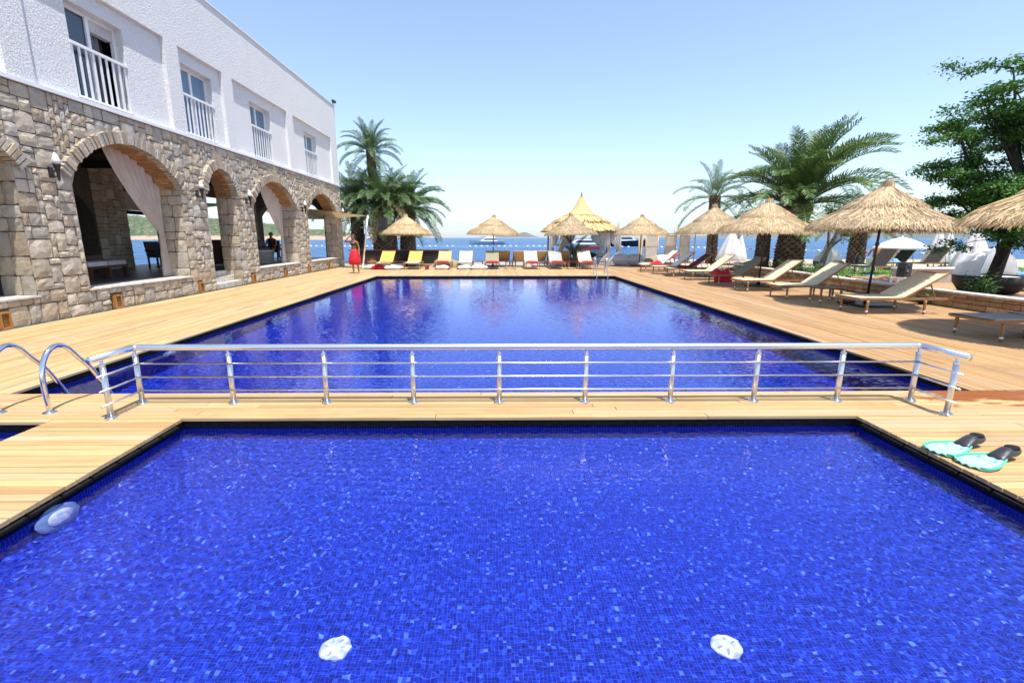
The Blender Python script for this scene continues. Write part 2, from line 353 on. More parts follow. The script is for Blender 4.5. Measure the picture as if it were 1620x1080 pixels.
# grass blades give the lawn its edge
gb = MB()
for i in range(9000):
    x = random.uniform(13.2, 30); y = random.uniform(17.5, 25.4); a = random.uniform(0, PI); h = random.uniform(.04,.09)
    dx, dy = math.cos(a)*.012, math.sin(a)*.012
    gb.add([(x-dx,y-dy,.05),(x+dx,y+dy,.05),(x+random.uniform(-.03,.03),y+random.uniform(-.03,.03),.05+h)], [(0,1,2)])
tag(gb.build('grass', m_bush), 'short green grass of the lawn behind the garden wall', 'grass', kind='stuff')
pv = struct(MB().add([(10.9,11.5,.035),(30,11.5,.035),(30,17.3,.035),(10.9,17.3,.035)], [(0,1,2,3)]).build('garden_path', deckr))

# ------------------------------------------------------------------ pools
MP = (-5.11, 5.10, 4.86, 20.8); KP = (-2.84, 3.31, 1.15, 4.12); SP = (-7.4, -4.0, 2.0, 4.05)
ZW = -.095
def pool(name, rect, depth, res, amp, lams, seed, label):
    x0, x1, y0, y1 = rect; root = struct(link(name, None, None, (0,0,0))); tag(root, label)
    t = .25; zf = -depth
    MB().box(x0-t,x1+t,y0-t,y1+t,zf-.2,zf).build('pool_floor', m_tile, root)
    for bx in ((x0-t,x0,y0-t,y1+t),(x1,x1+t,y0-t,y1+t),(x0,x1,y0-t,y0),(x0,x1,y1,y1+t)):
        MB().box(*bx, zf, ZW-.012).build('pool_wall', m_tile_shaded, root)
    # black overflow channel behind the water line
    for bx in ((x0-t,x0-.03,y0-t,y1+t),(x1+.03,x1+t,y0-t,y1+t),(x0-.03,x1+.03,y0-t,y0-.03),(x0-.03,x1+.03,y1+.03,y1+t)):
        MB().box(*bx, ZW-.0115, -.036).build('gutter', m_black, root)
    nx = int((x1-x0+.05)/res); ny = int((y1-y0+.05)/res); r = np.random.default_rng(seed)
    X, Y = np.meshgrid(np.linspace(x0-.028, x1+.028, nx), np.linspace(y0-.028, y1+.028, ny)); Z = np.zeros_like(X)
    env = .75+.25*np.sin(X*1.3+.6*np.sin(Y*.9))*np.cos(Y*1.1+X*.4)
    for i in range(46):
        k = 2*PI/r.uniform(*lams); a = r.uniform(0, 2*PI); a = a if r.random() < .5 else r.normal(1.4, .5)
        Z += amp/k*np.sin(k*(math.cos(a)*X+math.sin(a)*Y)+r.uniform(0, 6.28)+.5*np.sin(X*1.7+i)+.5*np.cos(Y*1.9+i*2))
    V = np.stack([X, Y, ZW+Z*env], -1).reshape(-1, 3)
    I = np.arange(nx*ny).reshape(ny, nx); F = np.stack([I[:-1,:-1],I[:-1,1:],I[1:,1:],I[1:,:-1]], -1).reshape(-1, 4)
    me = bpy.data.meshes.new('water'); me.from_pydata(V.tolist(), [], F.tolist()); me.materials.append(m_water); me.polygons.foreach_set('use_smooth', [True]*len(F))
    w = link('water', me, root); w.cycles.is_caustics_caster = True
    for o in root.children:
        if o.name.startswith('pool_'): o.cycles.is_caustics_receiver = True
    return root
P_main = pool('swimming_pool', MP, 1.35, .021, .0105, (.042,.13), 3, 'large cobalt mosaic swimming pool beyond the railing')
P_kid = pool('paddling_pool', KP, .36, .0080, .0135, (.028,.10), 8, 'shallow cobalt mosaic paddling pool in front of the railing')
P_spa = pool('small_pool', SP, .45, .05, .012, (.1,.4), 9, 'small cobalt pool at the left edge of the deck')

def plate_strip(root, x, y0, y1, side):
    me = MB().box(-.03,.03,-.105,.105,-.008,.008).mesh('gutter_plate', m_black); y = y0+.15
    while y < y1:
        link('gutter_plate', me, root, (x+side*.012, y, -.05)); y += .235
plate_strip(P_kid, KP[0], 1.9, KP[3], -1); plate_strip(P_kid, KP[1], 1.9, KP[3], 1)
def recv(o): o.cycles.is_caustics_receiver = True; return o
# underwater fittings
def disc_light(parent, loc, rot, rad, label):
    t = tag(link('pool_light', None, None, loc, rot), label, 'pool light', 'underwater pool lights')
    recv(MB().lathe([(rad*.2,.02),(rad*.86,.022),(rad,.006),(rad,.0)], 28).build('rim', m_bezel_shaded, t, True))
    recv(MB().lathe([(rad*.62,.024),(rad*.60,.032),(rad*.3,.040),(0.001,.042)], 28).build('lens', m_abs, t, True))
    return t
disc_light(None, (KP[0]+.022, 2.80, -.228), (0, R(76), 0), .15, 'round pool light on the left wall of the paddling pool')
for k, (x, y, tx) in enumerate(((-.745, 1.87, 'left'), (1.065, 1.86, 'right'))):
    t = thing('floor_inlet', 'white slotted round inlet on the paddling pool floor, %s one of two' % tx, 'pool inlet', (x, y, -.36), .3*k, 'white inlets on the paddling pool floor')
    recv(MB().lathe([(.068,0),(.068,.012),(.06,.02),(.02,.024)], 22, wob=lambda a, i: .03*math.cos(a*9)).build('cover', m_abs, t))
    for a in range(6): recv(MB().obox((.036*math.cos(a*PI/3), .036*math.sin(a*PI/3), .0225), (.022,.007,.006), Matrix.Rotation(a*PI/3, 3, 'Z')).build('slot', m_shut, t))
disc_light(None, (MP[0]+.002, 7.35, -.40), (0, R(90), 0), .16, 'round pool light on the building side of the large pool')

# ------------------------------------------------------------------ timber deck
unit = {}
def board_mesh(mat):
    if mat.name not in unit:
        e = .04; V = []
        for z, k in ((-.5,1),(.38,1),(.5,.985)):
            for a, b in ((-.5,-.5),(.5,-.5),(.5,.5),(-.5,.5)): V.append((a*(1 if k == 1 else .9995), b*(1 if k == 1 else .95), z))
        F = [(3,2,1,0),(8,9,10,11)]+[(i*4+j, i*4+(j+1) % 4, (i+1)*4+(j+1) % 4, (i+1)*4+j) for i in range(2) for j in range(4)]
        unit[mat.name] = MB().add(V, F).mesh('plank', mat)
    return unit[mat.name]
def boards(root, mat, axis, a0, a1, b0, b1, pitch=.092, lens=(2.4,4.2), seed=1, limit=300, key=None):
    """boards run along axis between a0..a1, rows stacked from b0 to b1"""
    r = random.Random(seed); n = max(1, round((b1-b0)/pitch)); pt = (b1-b0)/n; L = []
    for i in range(n):
        c = b0+(i+.5)*pt; a = a0; first = r.uniform(.5, lens[1])
        while a < a1-1e-6:
            e = min(a1, a+(first if a == a0 else r.uniform(*lens)))
            if a1-e < .45: e = a1
            L.append(((a+e)/2, c, e-a-.005)); a = e
    pos = [((m, c) if axis == 'x' else (c, m), l) for m, c, l in L]
    if key: pos.sort(key=lambda q: key(*q[0]))
    base = board_mesh(mat); rest = MB()
    for k, ((x, y), l) in enumerate(pos):
        d = (l, pt-.008, .028) if axis == 'x' else (pt-.008, l, .028); z = -.014+r.uniform(-.0012,.0012)
        if k < limit:
            o = link('plank', base, root, (x, y, z), (0,0,0) if axis == 'x' else (0,0,PI/2), (l, pt-.008, .028))
        else: rest.box(x-d[0]/2,x+d[0]/2,y-d[1]/2,y+d[1]/2,z-.014,z+.014)
    if rest.v: tag(rest.build('planks', mat, root), kind='stuff')
near = lambda x, y: x*x+y*y
D_cross = struct(link('cross_deck', None)); D_left = struct(link('building_side_deck', None)); D_right = struct(link('garden_side_deck', None)); D_far = struct(link('sea_side_deck', None))
boards(D_cross, deckx, 'x', -8.7, 10.8, 4.125, 4.855, seed=2)
boards(D_cross, deckx, 'x', -3.995, KP[0], 1.9, 4.12, seed=3); boards(D_cross, deckx, 'x', KP[1], 10.8, .5, 4.12, seed=4, limit=170, key=near)
boards(D_cross, deckx, 'x', -8.7, -4.0, 4.055, 4.12, seed=5); boards(D_cross, deckx, 'x', -3.995, KP[1], -.6, 1.145, seed=15)
boards(D_left, deckl, 'y', 4.86, 28.4, -8.66, MP[0], .095, (2.6,4.4), 6, 290, near)
boards(D_right, deckr, 'y', 4.86, 28.4, MP[1], 10.72, .095, (2.6,4.4), 7, 290, near)
boards(D_far, deckl, 'y', 20.8, 28.4, MP[0], MP[1], .095, (2.6,4.4), 8, 120, near)
ub = MB()
for bx in ((-8.7,MP[0]-.26,4.86,28.4),(MP[1]+.26,10.9,4.86,28.4),(MP[0]-.26,MP[1]+.26,21.07,28.4),(-8.7,10.9,4.38,4.60),(-3.75,KP[0]-.26,-1,4.38),(KP[0]-.26,KP[1]+.26,-1,KP[2]-.26),(KP[1]+.26,10.9,-1,4.38),(-8.7,-3.75,4.31,4.38),(-8.7,-8.2,4.6,4.86),(6,10.9,4.6,4.86)):
    ub.box(*bx, -2.2, -.031)
struct(ub.build('deck_substructure', m_under))
struct(MB().box(-19,10.9,28.42,33.8,-2.4,-.02).build('quay_ground', m_pave))

# ------------------------------------------------------------------ hotel building
WX = -8.7; ZC = 4.42; YB0, YB1 = 4.0, 28.0; TH = .65
B = thing('hotel_building', 'two storey hotel wing with white stucco above a rubble stone arcade', 'building')
panels = [(5.2,9.44,None),(10.0,14.02,(11.1,12.67)),(14.6,16.76,(14.74,16.3)),(17.36,21.57,(18.64,20.2)),(22.2,27.05,(23.6,25.12))]
ZP, ZT, WZ0, WZ1 = 6.73, 8.55, 4.50, 6.38
uw = MB(); uw.box(WX-6.3,WX,YB0,YB1,ZP,ZT-.04)
py = YB0
for a, b_, w in panels:
    uw.box(WX-.42,WX,py,a,ZC,ZP); py = b_
    X1 = WX-.11
    if w is None: uw.box(WX-.42,X1,a,b_,ZC,ZP); continue
    uw.box(WX-.42,X1,a,w[0],ZC,ZP); uw.box(WX-.42,X1,w[1],b_,ZC,ZP); uw.box(WX-.42,X1,w[0],w[1],WZ1,ZP); uw.box(WX-.42,X1,w[0],w[1],ZC,WZ0)
uw.box(WX-.42,WX,py,YB1,ZC,ZP)
uw.box(WX-6.3,WX-.42,YB1-.3,YB1,ZC,ZP); uw.box(WX-6.3,WX-6.0,YB0,YB1-.3,ZC,ZP); uw.box(WX-6.0,WX-.42,YB0,YB0+.3,ZC,ZP)
uw.build('upper_wall', m_stucco, B)
MB().box(WX-6.34,WX+.03,YB0,YB1+.04,ZT-.04,ZT).build('roof_edge', m_white, B)
MB().box(WX-.4,WX+.045,YB0,YB1+.05,ZC-.05,ZC+.02).build('string_course', m_white, B)
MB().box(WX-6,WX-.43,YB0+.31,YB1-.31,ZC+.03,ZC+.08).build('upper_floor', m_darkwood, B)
def window(y0, y1, kind):
    w = link('window', None, B); X = WX-.33
    fr = MB()
    for a, b_ in ((y0,y0+.06),(y1-.06,y1),((y0+y1)/2-.045,(y0+y1)/2+.045)): fr.box(X-.05,X+.03,a,b_,WZ0,WZ1)
    fr.box(X-.05,X+.03,y0+.06,(y0+y1)/2-.045,WZ1-.07,WZ1); fr.box(X-.05,X+.03,(y0+y1)/2+.045,y1-.06,WZ1-.07,WZ1)
    fr.build('frame', m_frame, w)
    mid = (y0+y1)/2
    MB().box(X-.02,X-.01,y0+.06,mid-.045,WZ0,WZ1-.07).build('pane', m_glass if kind == 0 else m_blind, w)
    if kind == 0:
        MB().box(X-.26,X-.25,mid+.045,y1-.06,WZ0,WZ1-.07).build('room_back', m_dress, w)
        MB().grid(lambda u, v: (X-.16+.035*math.sin(u*34), mid+.05+(y1-.11-mid)*u*.62, WZ0+(WZ1-.3-WZ0)*v), 60, 1).build('drape', m_drape, w, True)
        MB().box(X-.14,X+.01,mid+.045,y1-.06,WZ1-.30,WZ1-.07).build('shutter_box', m_shut, w)
    else: MB().box(X-.02,X-.01,mid+.045,y1-.06,WZ0,WZ1-.07).build('pane', m_blind, w)
    bl = link('balustrade', None, B); Xb = WX-.14
    MB().box(Xb-.03,Xb+.045,y0-.01,y1+.01,5.55,5.61).build('top_rail', m_white, bl)
    MB().box(Xb-.02,Xb+.03,y0-.01,y1+.01,4.52,4.565).build('bottom_rail', m_white, bl)
    me = MB().box(-.004,.014,-.029,.029,4.565,5.55).mesh('baluster', m_white); nb = 9
    for i in range(nb): link('baluster', me, bl, (Xb, y0+.05+(y1-y0-.1)*i/(nb-1), 0))
for k, (a, b_, w) in enumerate(panels):
    if w: window(w[0], w[1], 0 if k == 1 else 1)

# arcade: openings (y0, y1, spring z, crown z, sill z)
OP = [(5.6,9.2,2.92,3.74,.52),(10.4,13.9,2.90,3.75,.52),(15.1,16.76,2.88,3.71,0.0),(17.97,21.65,2.90,3.74,.52),(23.02,27.1,2.92,3.74,.52)]
def arc(o):
    w = (o[1]-o[0])/2; h = o[3]-o[2]; rad = (w*w+h*h)/(2*h); return (o[0]+o[1])/2, o[3]-rad, rad, math.asin(min(1, w/rad)) if h < w else PI/2
def solid_arcade(mb, ops, ya, yb, x0, x1, top, swap=False):
    def bx(y0, y1, z0, z1): mb.box(x0,x1,y0,y1,z0,z1) if not swap else mb.box(y0,y1,x0,x1,z0,z1)
    y = ya
    for o in ops:
        bx(y, o[0], 0, top); y = o[1]; cy, cz, rad, am = arc(o); N = 20
        if o[4] > 0: bx(o[0], o[1], 0, o[4]-.03)
        for i in range(N):
            a, b_ = -am+2*am*i/N, -am+2*am*(i+1)/N
            p = [(cy+rad*math.sin(a), cz+rad*math.cos(a)), (cy+rad*math.sin(b_), cz+rad*math.cos(b_))]
            q = [(p[0][0],p[0][1]),(p[1][0],p[1][1]),(p[1][0],top),(p[0][0],top)]
            V = [((x, yy, zz) if not swap else (yy, x, zz)) for x in (x0, x1) for yy, zz in q]
            mb.add(V, [(0,1,2,3),(7,6,5,4),(0,4,5,1),(1,5,6,2),(2,6,7,3),(3,7,4,0)])
    bx(y, yb, 0, top)
sw = MB(); solid_arcade(sw, OP, YB0, YB1, WX-TH, WX-.03, ZC-.05); stonew = sw.build('stone_wall', m_mortar, B)
def stone_var(seed, n=4):
    r = random.Random(seed); V = []; idx = {}
    for i in range(n):
        for j in range(n):
            y = -.5+i/(n-1); z = -.5+j/(n-1); edge = i in (0, n-1) or j in (0, n-1); cor = i in (0, n-1) and j in (0, n-1)
            k = .955 if cor else 1
            V.append(((.26+r.uniform(-.09,.09) if edge else .5+r.uniform(-.17,.10)), y*k+r.uniform(-.022,.022), z*k+r.uniform(-.022,.022))); idx[i, j] = len(V)-1
    F = [(idx[i,j], idx[i+1,j], idx[i+1,j+1], idx[i,j+1]) for i in range(n-1) for j in range(n-1)]
    ring = [(i,0) for i in range(n)]+[(n-1,j) for j in range(1,n)]+[(i,n-1) for i in range(n-2,-1,-1)]+[(0,j) for j in range(n-2,0,-1)]
    base = len(V)
    for p in ring: x, y, z = V[idx[p]]; V.append((-.5, y*1.0, z*1.0))
    m_ = len(ring)
    F += [(base+k, base+(k+1) % m_, idx[ring[(k+1) % m_]], idx[ring[k]]) for k in range(m_)]
    return V, F
VARS = [stone_var(i) for i in range(14)]
def stone_meshes(mat): return [MB().add(*v).mesh('stone', mat) for v in VARS]
SM = stone_meshes(m_stone); SG = stone_meshes(m_gold)
def pack(nc, nr, r, blocked, sizes):
    g = [[blocked(i, j) for i in range(nc)] for j in range(nr)]; out = []
    for j in range(nr):
        for i in range(nc):
            if g[j][i]: continue
            for w, h in r.sample(sizes, len(sizes))+[(1,1)]:
                if i+w <= nc and j+h <= nr and not any(g[j+b][i+a] for a in range(w) for b in range(h)): break
            for a in range(w):
                for b in range(h): g[j+b][i+a] = True
            out.append((i, j, w, h))
    return out
SZ = [(3,2),(2,3),(3,3),(2,2),(2,2),(4,2),(4,3),(2,1),(3,2),(1,2),(3,3)]
stones = []   # (centre, size(depth,w,h), rotz)
def field(y0, y1, z0, z1, seed, blocked=None, cell=.122, sizes=SZ, X=None, rotz=0, depth=.10):
    nc = max(1, round((y1-y0)/cell)); nr = max(1, round((z1-z0)/cell)); cw = (y1-y0)/nc; ch = (z1-z0)/nr; r = random.Random(seed)
    bl = (lambda i, j: False) if blocked is None else (lambda i, j: blocked(y0+i*cw, y0+(i+1)*cw, z0+j*ch, z0+(j+1)*ch))
    for i, j, w, h in pack(nc, nr, r, bl, sizes):
        stones.append((y0+(i+w/2)*cw, z0+(j+h/2)*ch, w*cw-.016, h*ch-.016, r.uniform(.7,1.25)))
def inside(yy, zz):
    for o in OP:
        cy, cz, rad, am = arc(o)
        if o[0] < yy < o[1] and zz >= o[2]-.01 and math.hypot(yy-cy, zz-cz) < rad+.03: return True
    return False
VENT = [8.45,11.05,14.25,17.4,20.1,22.65,25.3]
vblk = lambda a, b_, c, d: c < .33 and any(a < v+.10 and b_ > v-.10 for v in VENT)
blk = lambda a, b_, c, d: any(inside(y, z) for y in (a, b_, (a+b_)/2) for z in (c, d))
edges = [6.0]+[v for o in OP for v in (o[0], o[1])][1:]+[YB1]
field(9.2,10.4,0,2.9,1,vblk); field(13.9,15.1,0,2.9,2,vblk); field(16.76,17.97,0,2.9,3,vblk); field(21.65,23.02,0,2.9,4,vblk); field(27.1,28.0,0,2.9,5,vblk)
field(7.6,28.0,2.9,ZC-.06,6,blk)
field(7.6,9.2,0,.49,7,vblk); field(10.4,13.9,0,.49,8,vblk); field(17.97,21.65,0,.49,9,vblk); field(23.02,27.1,0,.49,10,vblk)
VENT = [8.45,11.05,14.25,17.4,20.1,22.65,25.3]
stones.sort(key=lambda s: -(s[2]*s[3])/(s[0]**2))
rest = MB(); r = random.Random(4)
def put_stone(cy, cz, w, h, k, X, rotz, idx, root, SMs, VV, rest, limit=300):
    v = r.randrange(14); sgn = 1
    if idx < limit: link('stone', SMs[v], root, (X, cy, cz), (r.choice((0, PI)) if rotz == 0 else 0, 0, rotz), (.085*k, w, h))
    else: rest.add([(X+p[0]*.085*k, cy+p[1]*w, cz+p[2]*h) for p in VV[v][0]], VV[v][1])
for i, (cy, cz, w, h, k) in enumerate(stones): put_stone(cy, cz, w, h, k, WX-.03, 0, i, stonew, SM, VARS, rest)
tag(rest.build('stones', m_stone, stonew), kind='stuff')
# jamb blocks on the reveals that face the camera (normal -Y) plus the near ones
jm = MB()
jam = link('jamb', None, B)
for o in OP:
    for side, yy in ((1, o[1]), (-1, o[0])):
        z = max(.0, o[4]); rr = random.Random(int(yy*100))
        while z < o[2]-.05:
            h = min(rr.uniform(.22,.46), o[2]-z)
            if o[2]-z-h < .12: h = o[2]-z
            cut = rr.uniform(.25,.42); x0 = WX-TH
            for xa, xb in ((x0, x0+cut), (x0+cut, WX-.02)):
                w = xb-xa-.014
                if yy > 9 and side == 1: link('stone', SM[rr.randrange(14)], jam, ((xa+xb)/2, yy, z+h/2), (0,0,-PI/2), (.07, w, h-.014))
                else: jm.obox(((xa+xb)/2, yy, z+h/2), (w, .05, h-.014))
            z += h
tag(jm.build('reveal_stones', m_stone, jam), kind='stuff')
# voussoirs and soffits
for k, o in enumerate(OP):
    cy, cz, rad, am = arc(o); ar = link('arch_ring', None, B); nv = round(2*am*rad/.085); T = .25; rr = random.Random(k)
    a2 = am+(.06 if am < 1.4 else .0)
    me = [MB().add([(x, y, z) for x in (-.12,.07+rr.uniform(-.03,.03)) for y, z in ((-.035,rr.uniform(-.02,.01)),(.035,rr.uniform(-.02,.01)),(.041+rr.uniform(-.008,.002),T+rr.uniform(-.03,.03)),(-.041,T+rr.uniform(-.03,.03)))],
          [(0,1,2,3),(7,6,5,4),(0,4,5,1),(1,5,6,2),(2,6,7,3),(3,7,4,0)]).mesh('voussoir', m_stone) for q in range(7)]
    for i in range(nv):
        a = -a2+2*a2*(i+.5)/nv
        if abs(a) < .085/rad: continue
        link('voussoir', me[rr.randrange(7)], ar, (WX, cy+(rad-.012)*math.sin(a), cz+(rad-.012)*math.cos(a)), (-a, 0, 0), (1, min(1.0, 2*a2*rad/nv/.079), 1))
    MB().add([(x, y, z) for x in (-.12,.10) for y, z in ((-.08,-.012),(.08,-.012),(.115,.42),(-.115,.42))], [(0,1,2,3),(7,6,5,4),(0,4,5,1),(1,5,6,2),(2,6,7,3),(3,7,4,0)]).build('keystone', m_stone, ar, loc=(WX, cy, cz+rad))
    so = MB(); ns = round(2*am*rad/.085)
    for i in range(ns):
        a = -am+2*am*(i+.5)/ns
        for q in range(3):
            off = .11 if i % 2 else 0; xa = max(WX-TH+.005, WX-TH+.005+q*.22-off); xb = min(WX-.12, WX-TH+(q+1)*.22-off)
            if xb-xa < .04: continue
            so.obox(((xa+xb)/2, cy+(rad-.004)*math.sin(a), cz+(rad-.004)*math.cos(a)), (xb-xa-.012, .072, .03), Matrix.Rotation(-a, 3, 'X'))
    tag(so.build('soffit_bricks', m_soffit, ar), kind='stuff')
    if o[4]: MB().box(WX-TH-.02,WX+.025,o[0]-.02,o[1]+.02,o[4]-.028,o[4]+.006).build('sill', m_cap, B)
# steps in the doorway
st = link('door_steps', None, B)
for i in range(3): MB().box(WX-.75,WX-.10-.24*i,15.12,16.74,.17*i,.17*(i+1)-.004).build('step', m_cap, st)
# louvred vents low in the wall
for v in VENT:
    t = link('vent', None, B)
    fr = MB()
    for q in ((-.10,-.07,.02,.32),(.07,.10,.02,.32),(-.07,.07,.02,.05),(-.07,.07,.29,.32)): fr.box(WX-.03,WX+.05,v+q[0],v+q[1],q[2],q[3])
    fr.build('vent_frame', m_louvre, t); MB().box(WX-.03,WX-.02,v-.07,v+.07,.05,.29).build('vent_back', m_black, t)
    me = MB().obox((0,0,0), (.05,.14,.008), Matrix.Rotation(R(35), 3, 'Y')).mesh('slat', m_louvre)
    for i in range(7): link('slat', me, t, (WX+.012, v, .066+i*.035))
# loggia interior: floor, ceiling, back and end walls
BX = -13.6
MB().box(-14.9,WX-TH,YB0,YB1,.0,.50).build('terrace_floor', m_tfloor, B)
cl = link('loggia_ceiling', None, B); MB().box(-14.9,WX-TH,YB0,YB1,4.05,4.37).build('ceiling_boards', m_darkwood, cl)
me = MB().box(-14.9,WX-TH,-.09,.09,3.84,4.05).mesh('beam', m_darkwood)
for i in range(9): link('beam', me, cl, (0, 6+i*2.7, 0))
bw = link('rear_wall', None, B); rw = MB()
rw.box(BX-.6,BX,YB0,13.2,.5,4.05); solid_arcade(rw, [(13.2,16.9,2.3,3.45,0)], 13.2, 18.4, BX-.6, BX, 4.05)
rw.box(BX-.6,BX,20.75,22.7,.5,4.05); rw.box(BX-.6,BX,27.0,28.0,.5,4.05); rw.box(BX-.6,BX,22.7,27.0,3.55,4.05); rw.box(BX-.6,BX,18.4,20.75,3.3,4.05)
rw.build('rear_masonry', m_mortar, bw)
MB().box(BX-.75,BX-.62,13.2,16.9,.5,3.6).build('niche_wall', m_plaster, bw)
dd = link('niche_door', None, B); MB().box(BX-.615,BX-.56,13.6,16.75,.5,2.72).build('door_glass', m_glass, dd)
for y in (13.6,15.15,16.7): MB().box(BX-.57,BX-.52,y-.04,y+.04,.5,2.78).build('door_frame', m_mahog, dd)
MB().box(BX-.57,BX-.52,13.6,16.75,2.72,2.80).build('door_frame', m_mahog, dd)
MB().box(BX-.3,BX-.27,18.4,20.75,2.62,3.4).build('roller_blind', m_plaster, bw); MB().box(BX-.31,BX-.25,18.4,20.75,2.47,2.61).build('blind_bar', m_black, bw)
stones = []; field(16.95,18.4,.5,4.0,21); field(20.75,22.7,.5,4.0,22); field(27.0,28.0,.5,4.0,23)
rs = MB()
for cy, cz, w, h, k in stones: put_stone(cy, cz, w, h, k, BX, 0, 999, bw, SM, VARS, rs)
tag(rs.build('rear_stones', m_stone, bw), kind='stuff')
ew = MB(); solid_arcade(ew, [(-13.15,-9.5,2.75,3.75,0)], -14.9, WX-TH, YB1-.6, YB1, 4.3, True); ew.build('end_wall', m_mortar, B)
es = MB(); rr = random.Random(9)
for x0, x1 in ((-14.2,-13.15),):
    z = .5
    while z < 4:
        h = rr.uniform(.25,.45); x = x0
        while x < x1-.05:
            w = min(rr.uniform(.25,.5), x1-x); es.obox((x+w/2, YB1-.6, z+h/2), (w-.015,.07,h-.015)); x += w
        z += h
tag(es.build('end_wall_stones', m_stone, B), kind='stuff')

# small black security camera on the roof corner
t = thing('floodlight', 'small black security camera on the far roof corner of the hotel', 'floodlight', (WX-.02, YB1-.12, ZT))
MB().box(-.03,.03,-.03,.03,0,.12).build('bracket', m_iron, t); MB().obox((.06,.0,.17), (.16,.26,.12), Matrix.Rotation(.4, 3, 'Y')).build('camera_head', m_iron, t)
# wall lanterns
def lantern(y, label):
    t = thing('wall_lantern', label, 'wall lamp', (WX+.02, y, 2.76), 0, 'torch lanterns on the arcade piers', .82)
    MB().box(-.02,.03,-.05,.05,-.02,.22).build('wall_plate', m_iron, t)
    MB().tube([(.03,0,.05),(.10,-.01,.0),(.17,0,.04),(.17,0,.14)], .014, 6).build('arm', m_iron, t, True)
    MB().lathe([(.012,-.16),(.03,-.10),(.035,.02),(.05,.10),(.075,.20),(.085,.23)], 12, (.17,0,.06)).build('torch_cup', m_iron, t, True)
    MB().lathe([(.078,.0),(.088,.06),(.07,.13),(.04,.20),(.006,.26)], 14, (.17,0,.30)).build('flame_shade', m_lamp, t, True)
for y, l in ((9.93,'black torch lantern beside the widest near arch'), (14.62,'black torch lantern between the near arch and the doorway arch'), (17.42,'black torch lantern between the doorway arch and the third arch'),
             (22.35,'black torch lantern on the pier left of the farthest arch'), (27.75,'black torch lantern at the far corner of the arcade')): lantern(y, l)
# curtains
def curtain(y0, y1, tie, zt, zs, label, mat=m_curtain, out=False, X=None):
    """gathered curtain hung under an arch: top edge y0..y1, drawn to y=tie at height zs, falls to the floor"""
    X = WX-TH+.08 if X is None else X; o = [q for q in OP if q[0] < (y0+y1)/2 < q[1]][0]; cy, cz, rad, am = arc(o)
    def pt(u, v):
        ytop = y0+(y1-y0)*u; ztop = min(cz+math.sqrt(max(0, rad*rad-(ytop-cy)**2)), 9) - .01
        w0 = .20
        if v < .62:
            k = v/.62; e = k**1.15; y = ytop*(1-e)+(tie+(u-.5)*w0)*e; z = ztop*(1-k)+zs*k - .25*math.sin(PI*k)*(1-u if tie > (y0+y1)/2 else u)*.6
        else:
            k = (v-.62)/.38; y = tie+(u-.5)*(w0+.16*k); z = zs*(1-k)+(o[4]+.03)*k
        return (X+.045*math.sin(u*46+v*2)*(.45+.55*abs(v-.62)), y, z)
    c = MB().grid(pt, 60, 30).build('curtain', mat, None, True); tag(c, label, 'curtain', 'linen curtains in the arches')
    return c
curtain(12.05, 13.86, 13.72, 3.5, 1.75, 'pinkish curtain swept to the far side of the widest near arch')
curtain(10.42, 11.35, 10.5, 3.2, 2.0, 'curtain gathered at the near side of the widest near arch')
curtain(19.6, 21.6, 21.38, 3.5, 1.7, 'curtain drawn to the far side of the third arch beyond the doorway')
curtain(7.9, 9.15, 8.85, 3.3, 1.7, 'curtain in the arch cut by the left picture edge')

# furniture in the loggia
def bench(loc, rz, label):
    t = thing('daybench', label, 'bench', loc, rz)
    MB().box(-.8,.8,-.32,.32,.30,.36).build('seat_frame', m_mahog, t)
    for x in (-.42,.40): MB().box(x-.36,x+.36,-.30,.30,.362,.47).build('cushion', m_canvasw, t)
    for sx in (-.74,0,.74):
        for sy in (-.27,.27): MB().box(sx-.05,sx+.05,sy-.05,sy+.05,0,.30).build('leg', m_mahog, t)
    MB().box(-.8,.8,.32,.38,.36,.62).build('backrest', m_mahog, t)
bench((-10.9,13.35,.5), PI/2+.12, 'mahogany bench with white cushions inside the widest near arch')
def wchair(loc, rz, label, g='dark wicker chairs in the loggia'):
    t = thing('wicker_chair', label, 'chair', loc, rz, g)
    MB().box(-.27,.27,-.26,.26,.38,.46).build('seat', m_wicker, t); MB().grid(lambda u, v: (-.28+.56*u, .27+.10*v+.04*math.sin(PI*u), .44+.52*v), 6, 4).build('backrest', m_wicker, t)
    MB().box(-.28,.28,.24,.28,.44,.92).build('back_panel', m_wicker, t)
    for s in (-1,1): MB().box(s*.29-.03,s*.29+.03,-.26,.28,.60,.66).build('armrest', m_wicker, t)
    for sx in (-.25,.25):
        for sy in (-.23,.24): MB().box(sx-.025,sx+.025,sy-.025,sy+.025,0,.60 if sy < 0 else .44).build('leg', m_wicker, t)
def dtable(loc, label, r_=.45):
    t = thing('dining_table', label, 'table', loc); MB().lathe([(r_,.70),(r_,.74)], 20).build('tabletop', m_mahog, t)
    MB().lathe([(.25,0),(.24,.03),(.05,.06),(.05,.70)], 12).build('pedestal', m_mahog, t)
wchair((-12.6,18.35,.5), 1.2, 'dark wicker chair silhouetted against the sea through the near arch')
wchair((-12.3,19.05,.5), -1.8, 'dark wicker chair turned away beside the silhouetted chair'); dtable((-13.0,19.0,.5), 'dark round table between the silhouetted wicker chairs', .38)
wchair((-11.6,20.6,.5), .6, 'dark wicker chair seen through the doorway arch'); wchair((-12.2,22.0,.5), 2.6, 'dark wicker chair behind the doorway furniture')
dtable((-11.4,21.5,.5), 'dark round table seen through the doorway arch', .5)
t = thing('service_cabinet', 'dark timber cabinet filling the doorway arch view', 'cabinet', (-11.0,19.9,.5)); MB().box(-.45,.45,-.3,.3,.06,.98).build('carcass', m_darkwood, t); MB().box(-.48,.48,-.33,.33,.98,1.02).build('top', m_mahog, t)
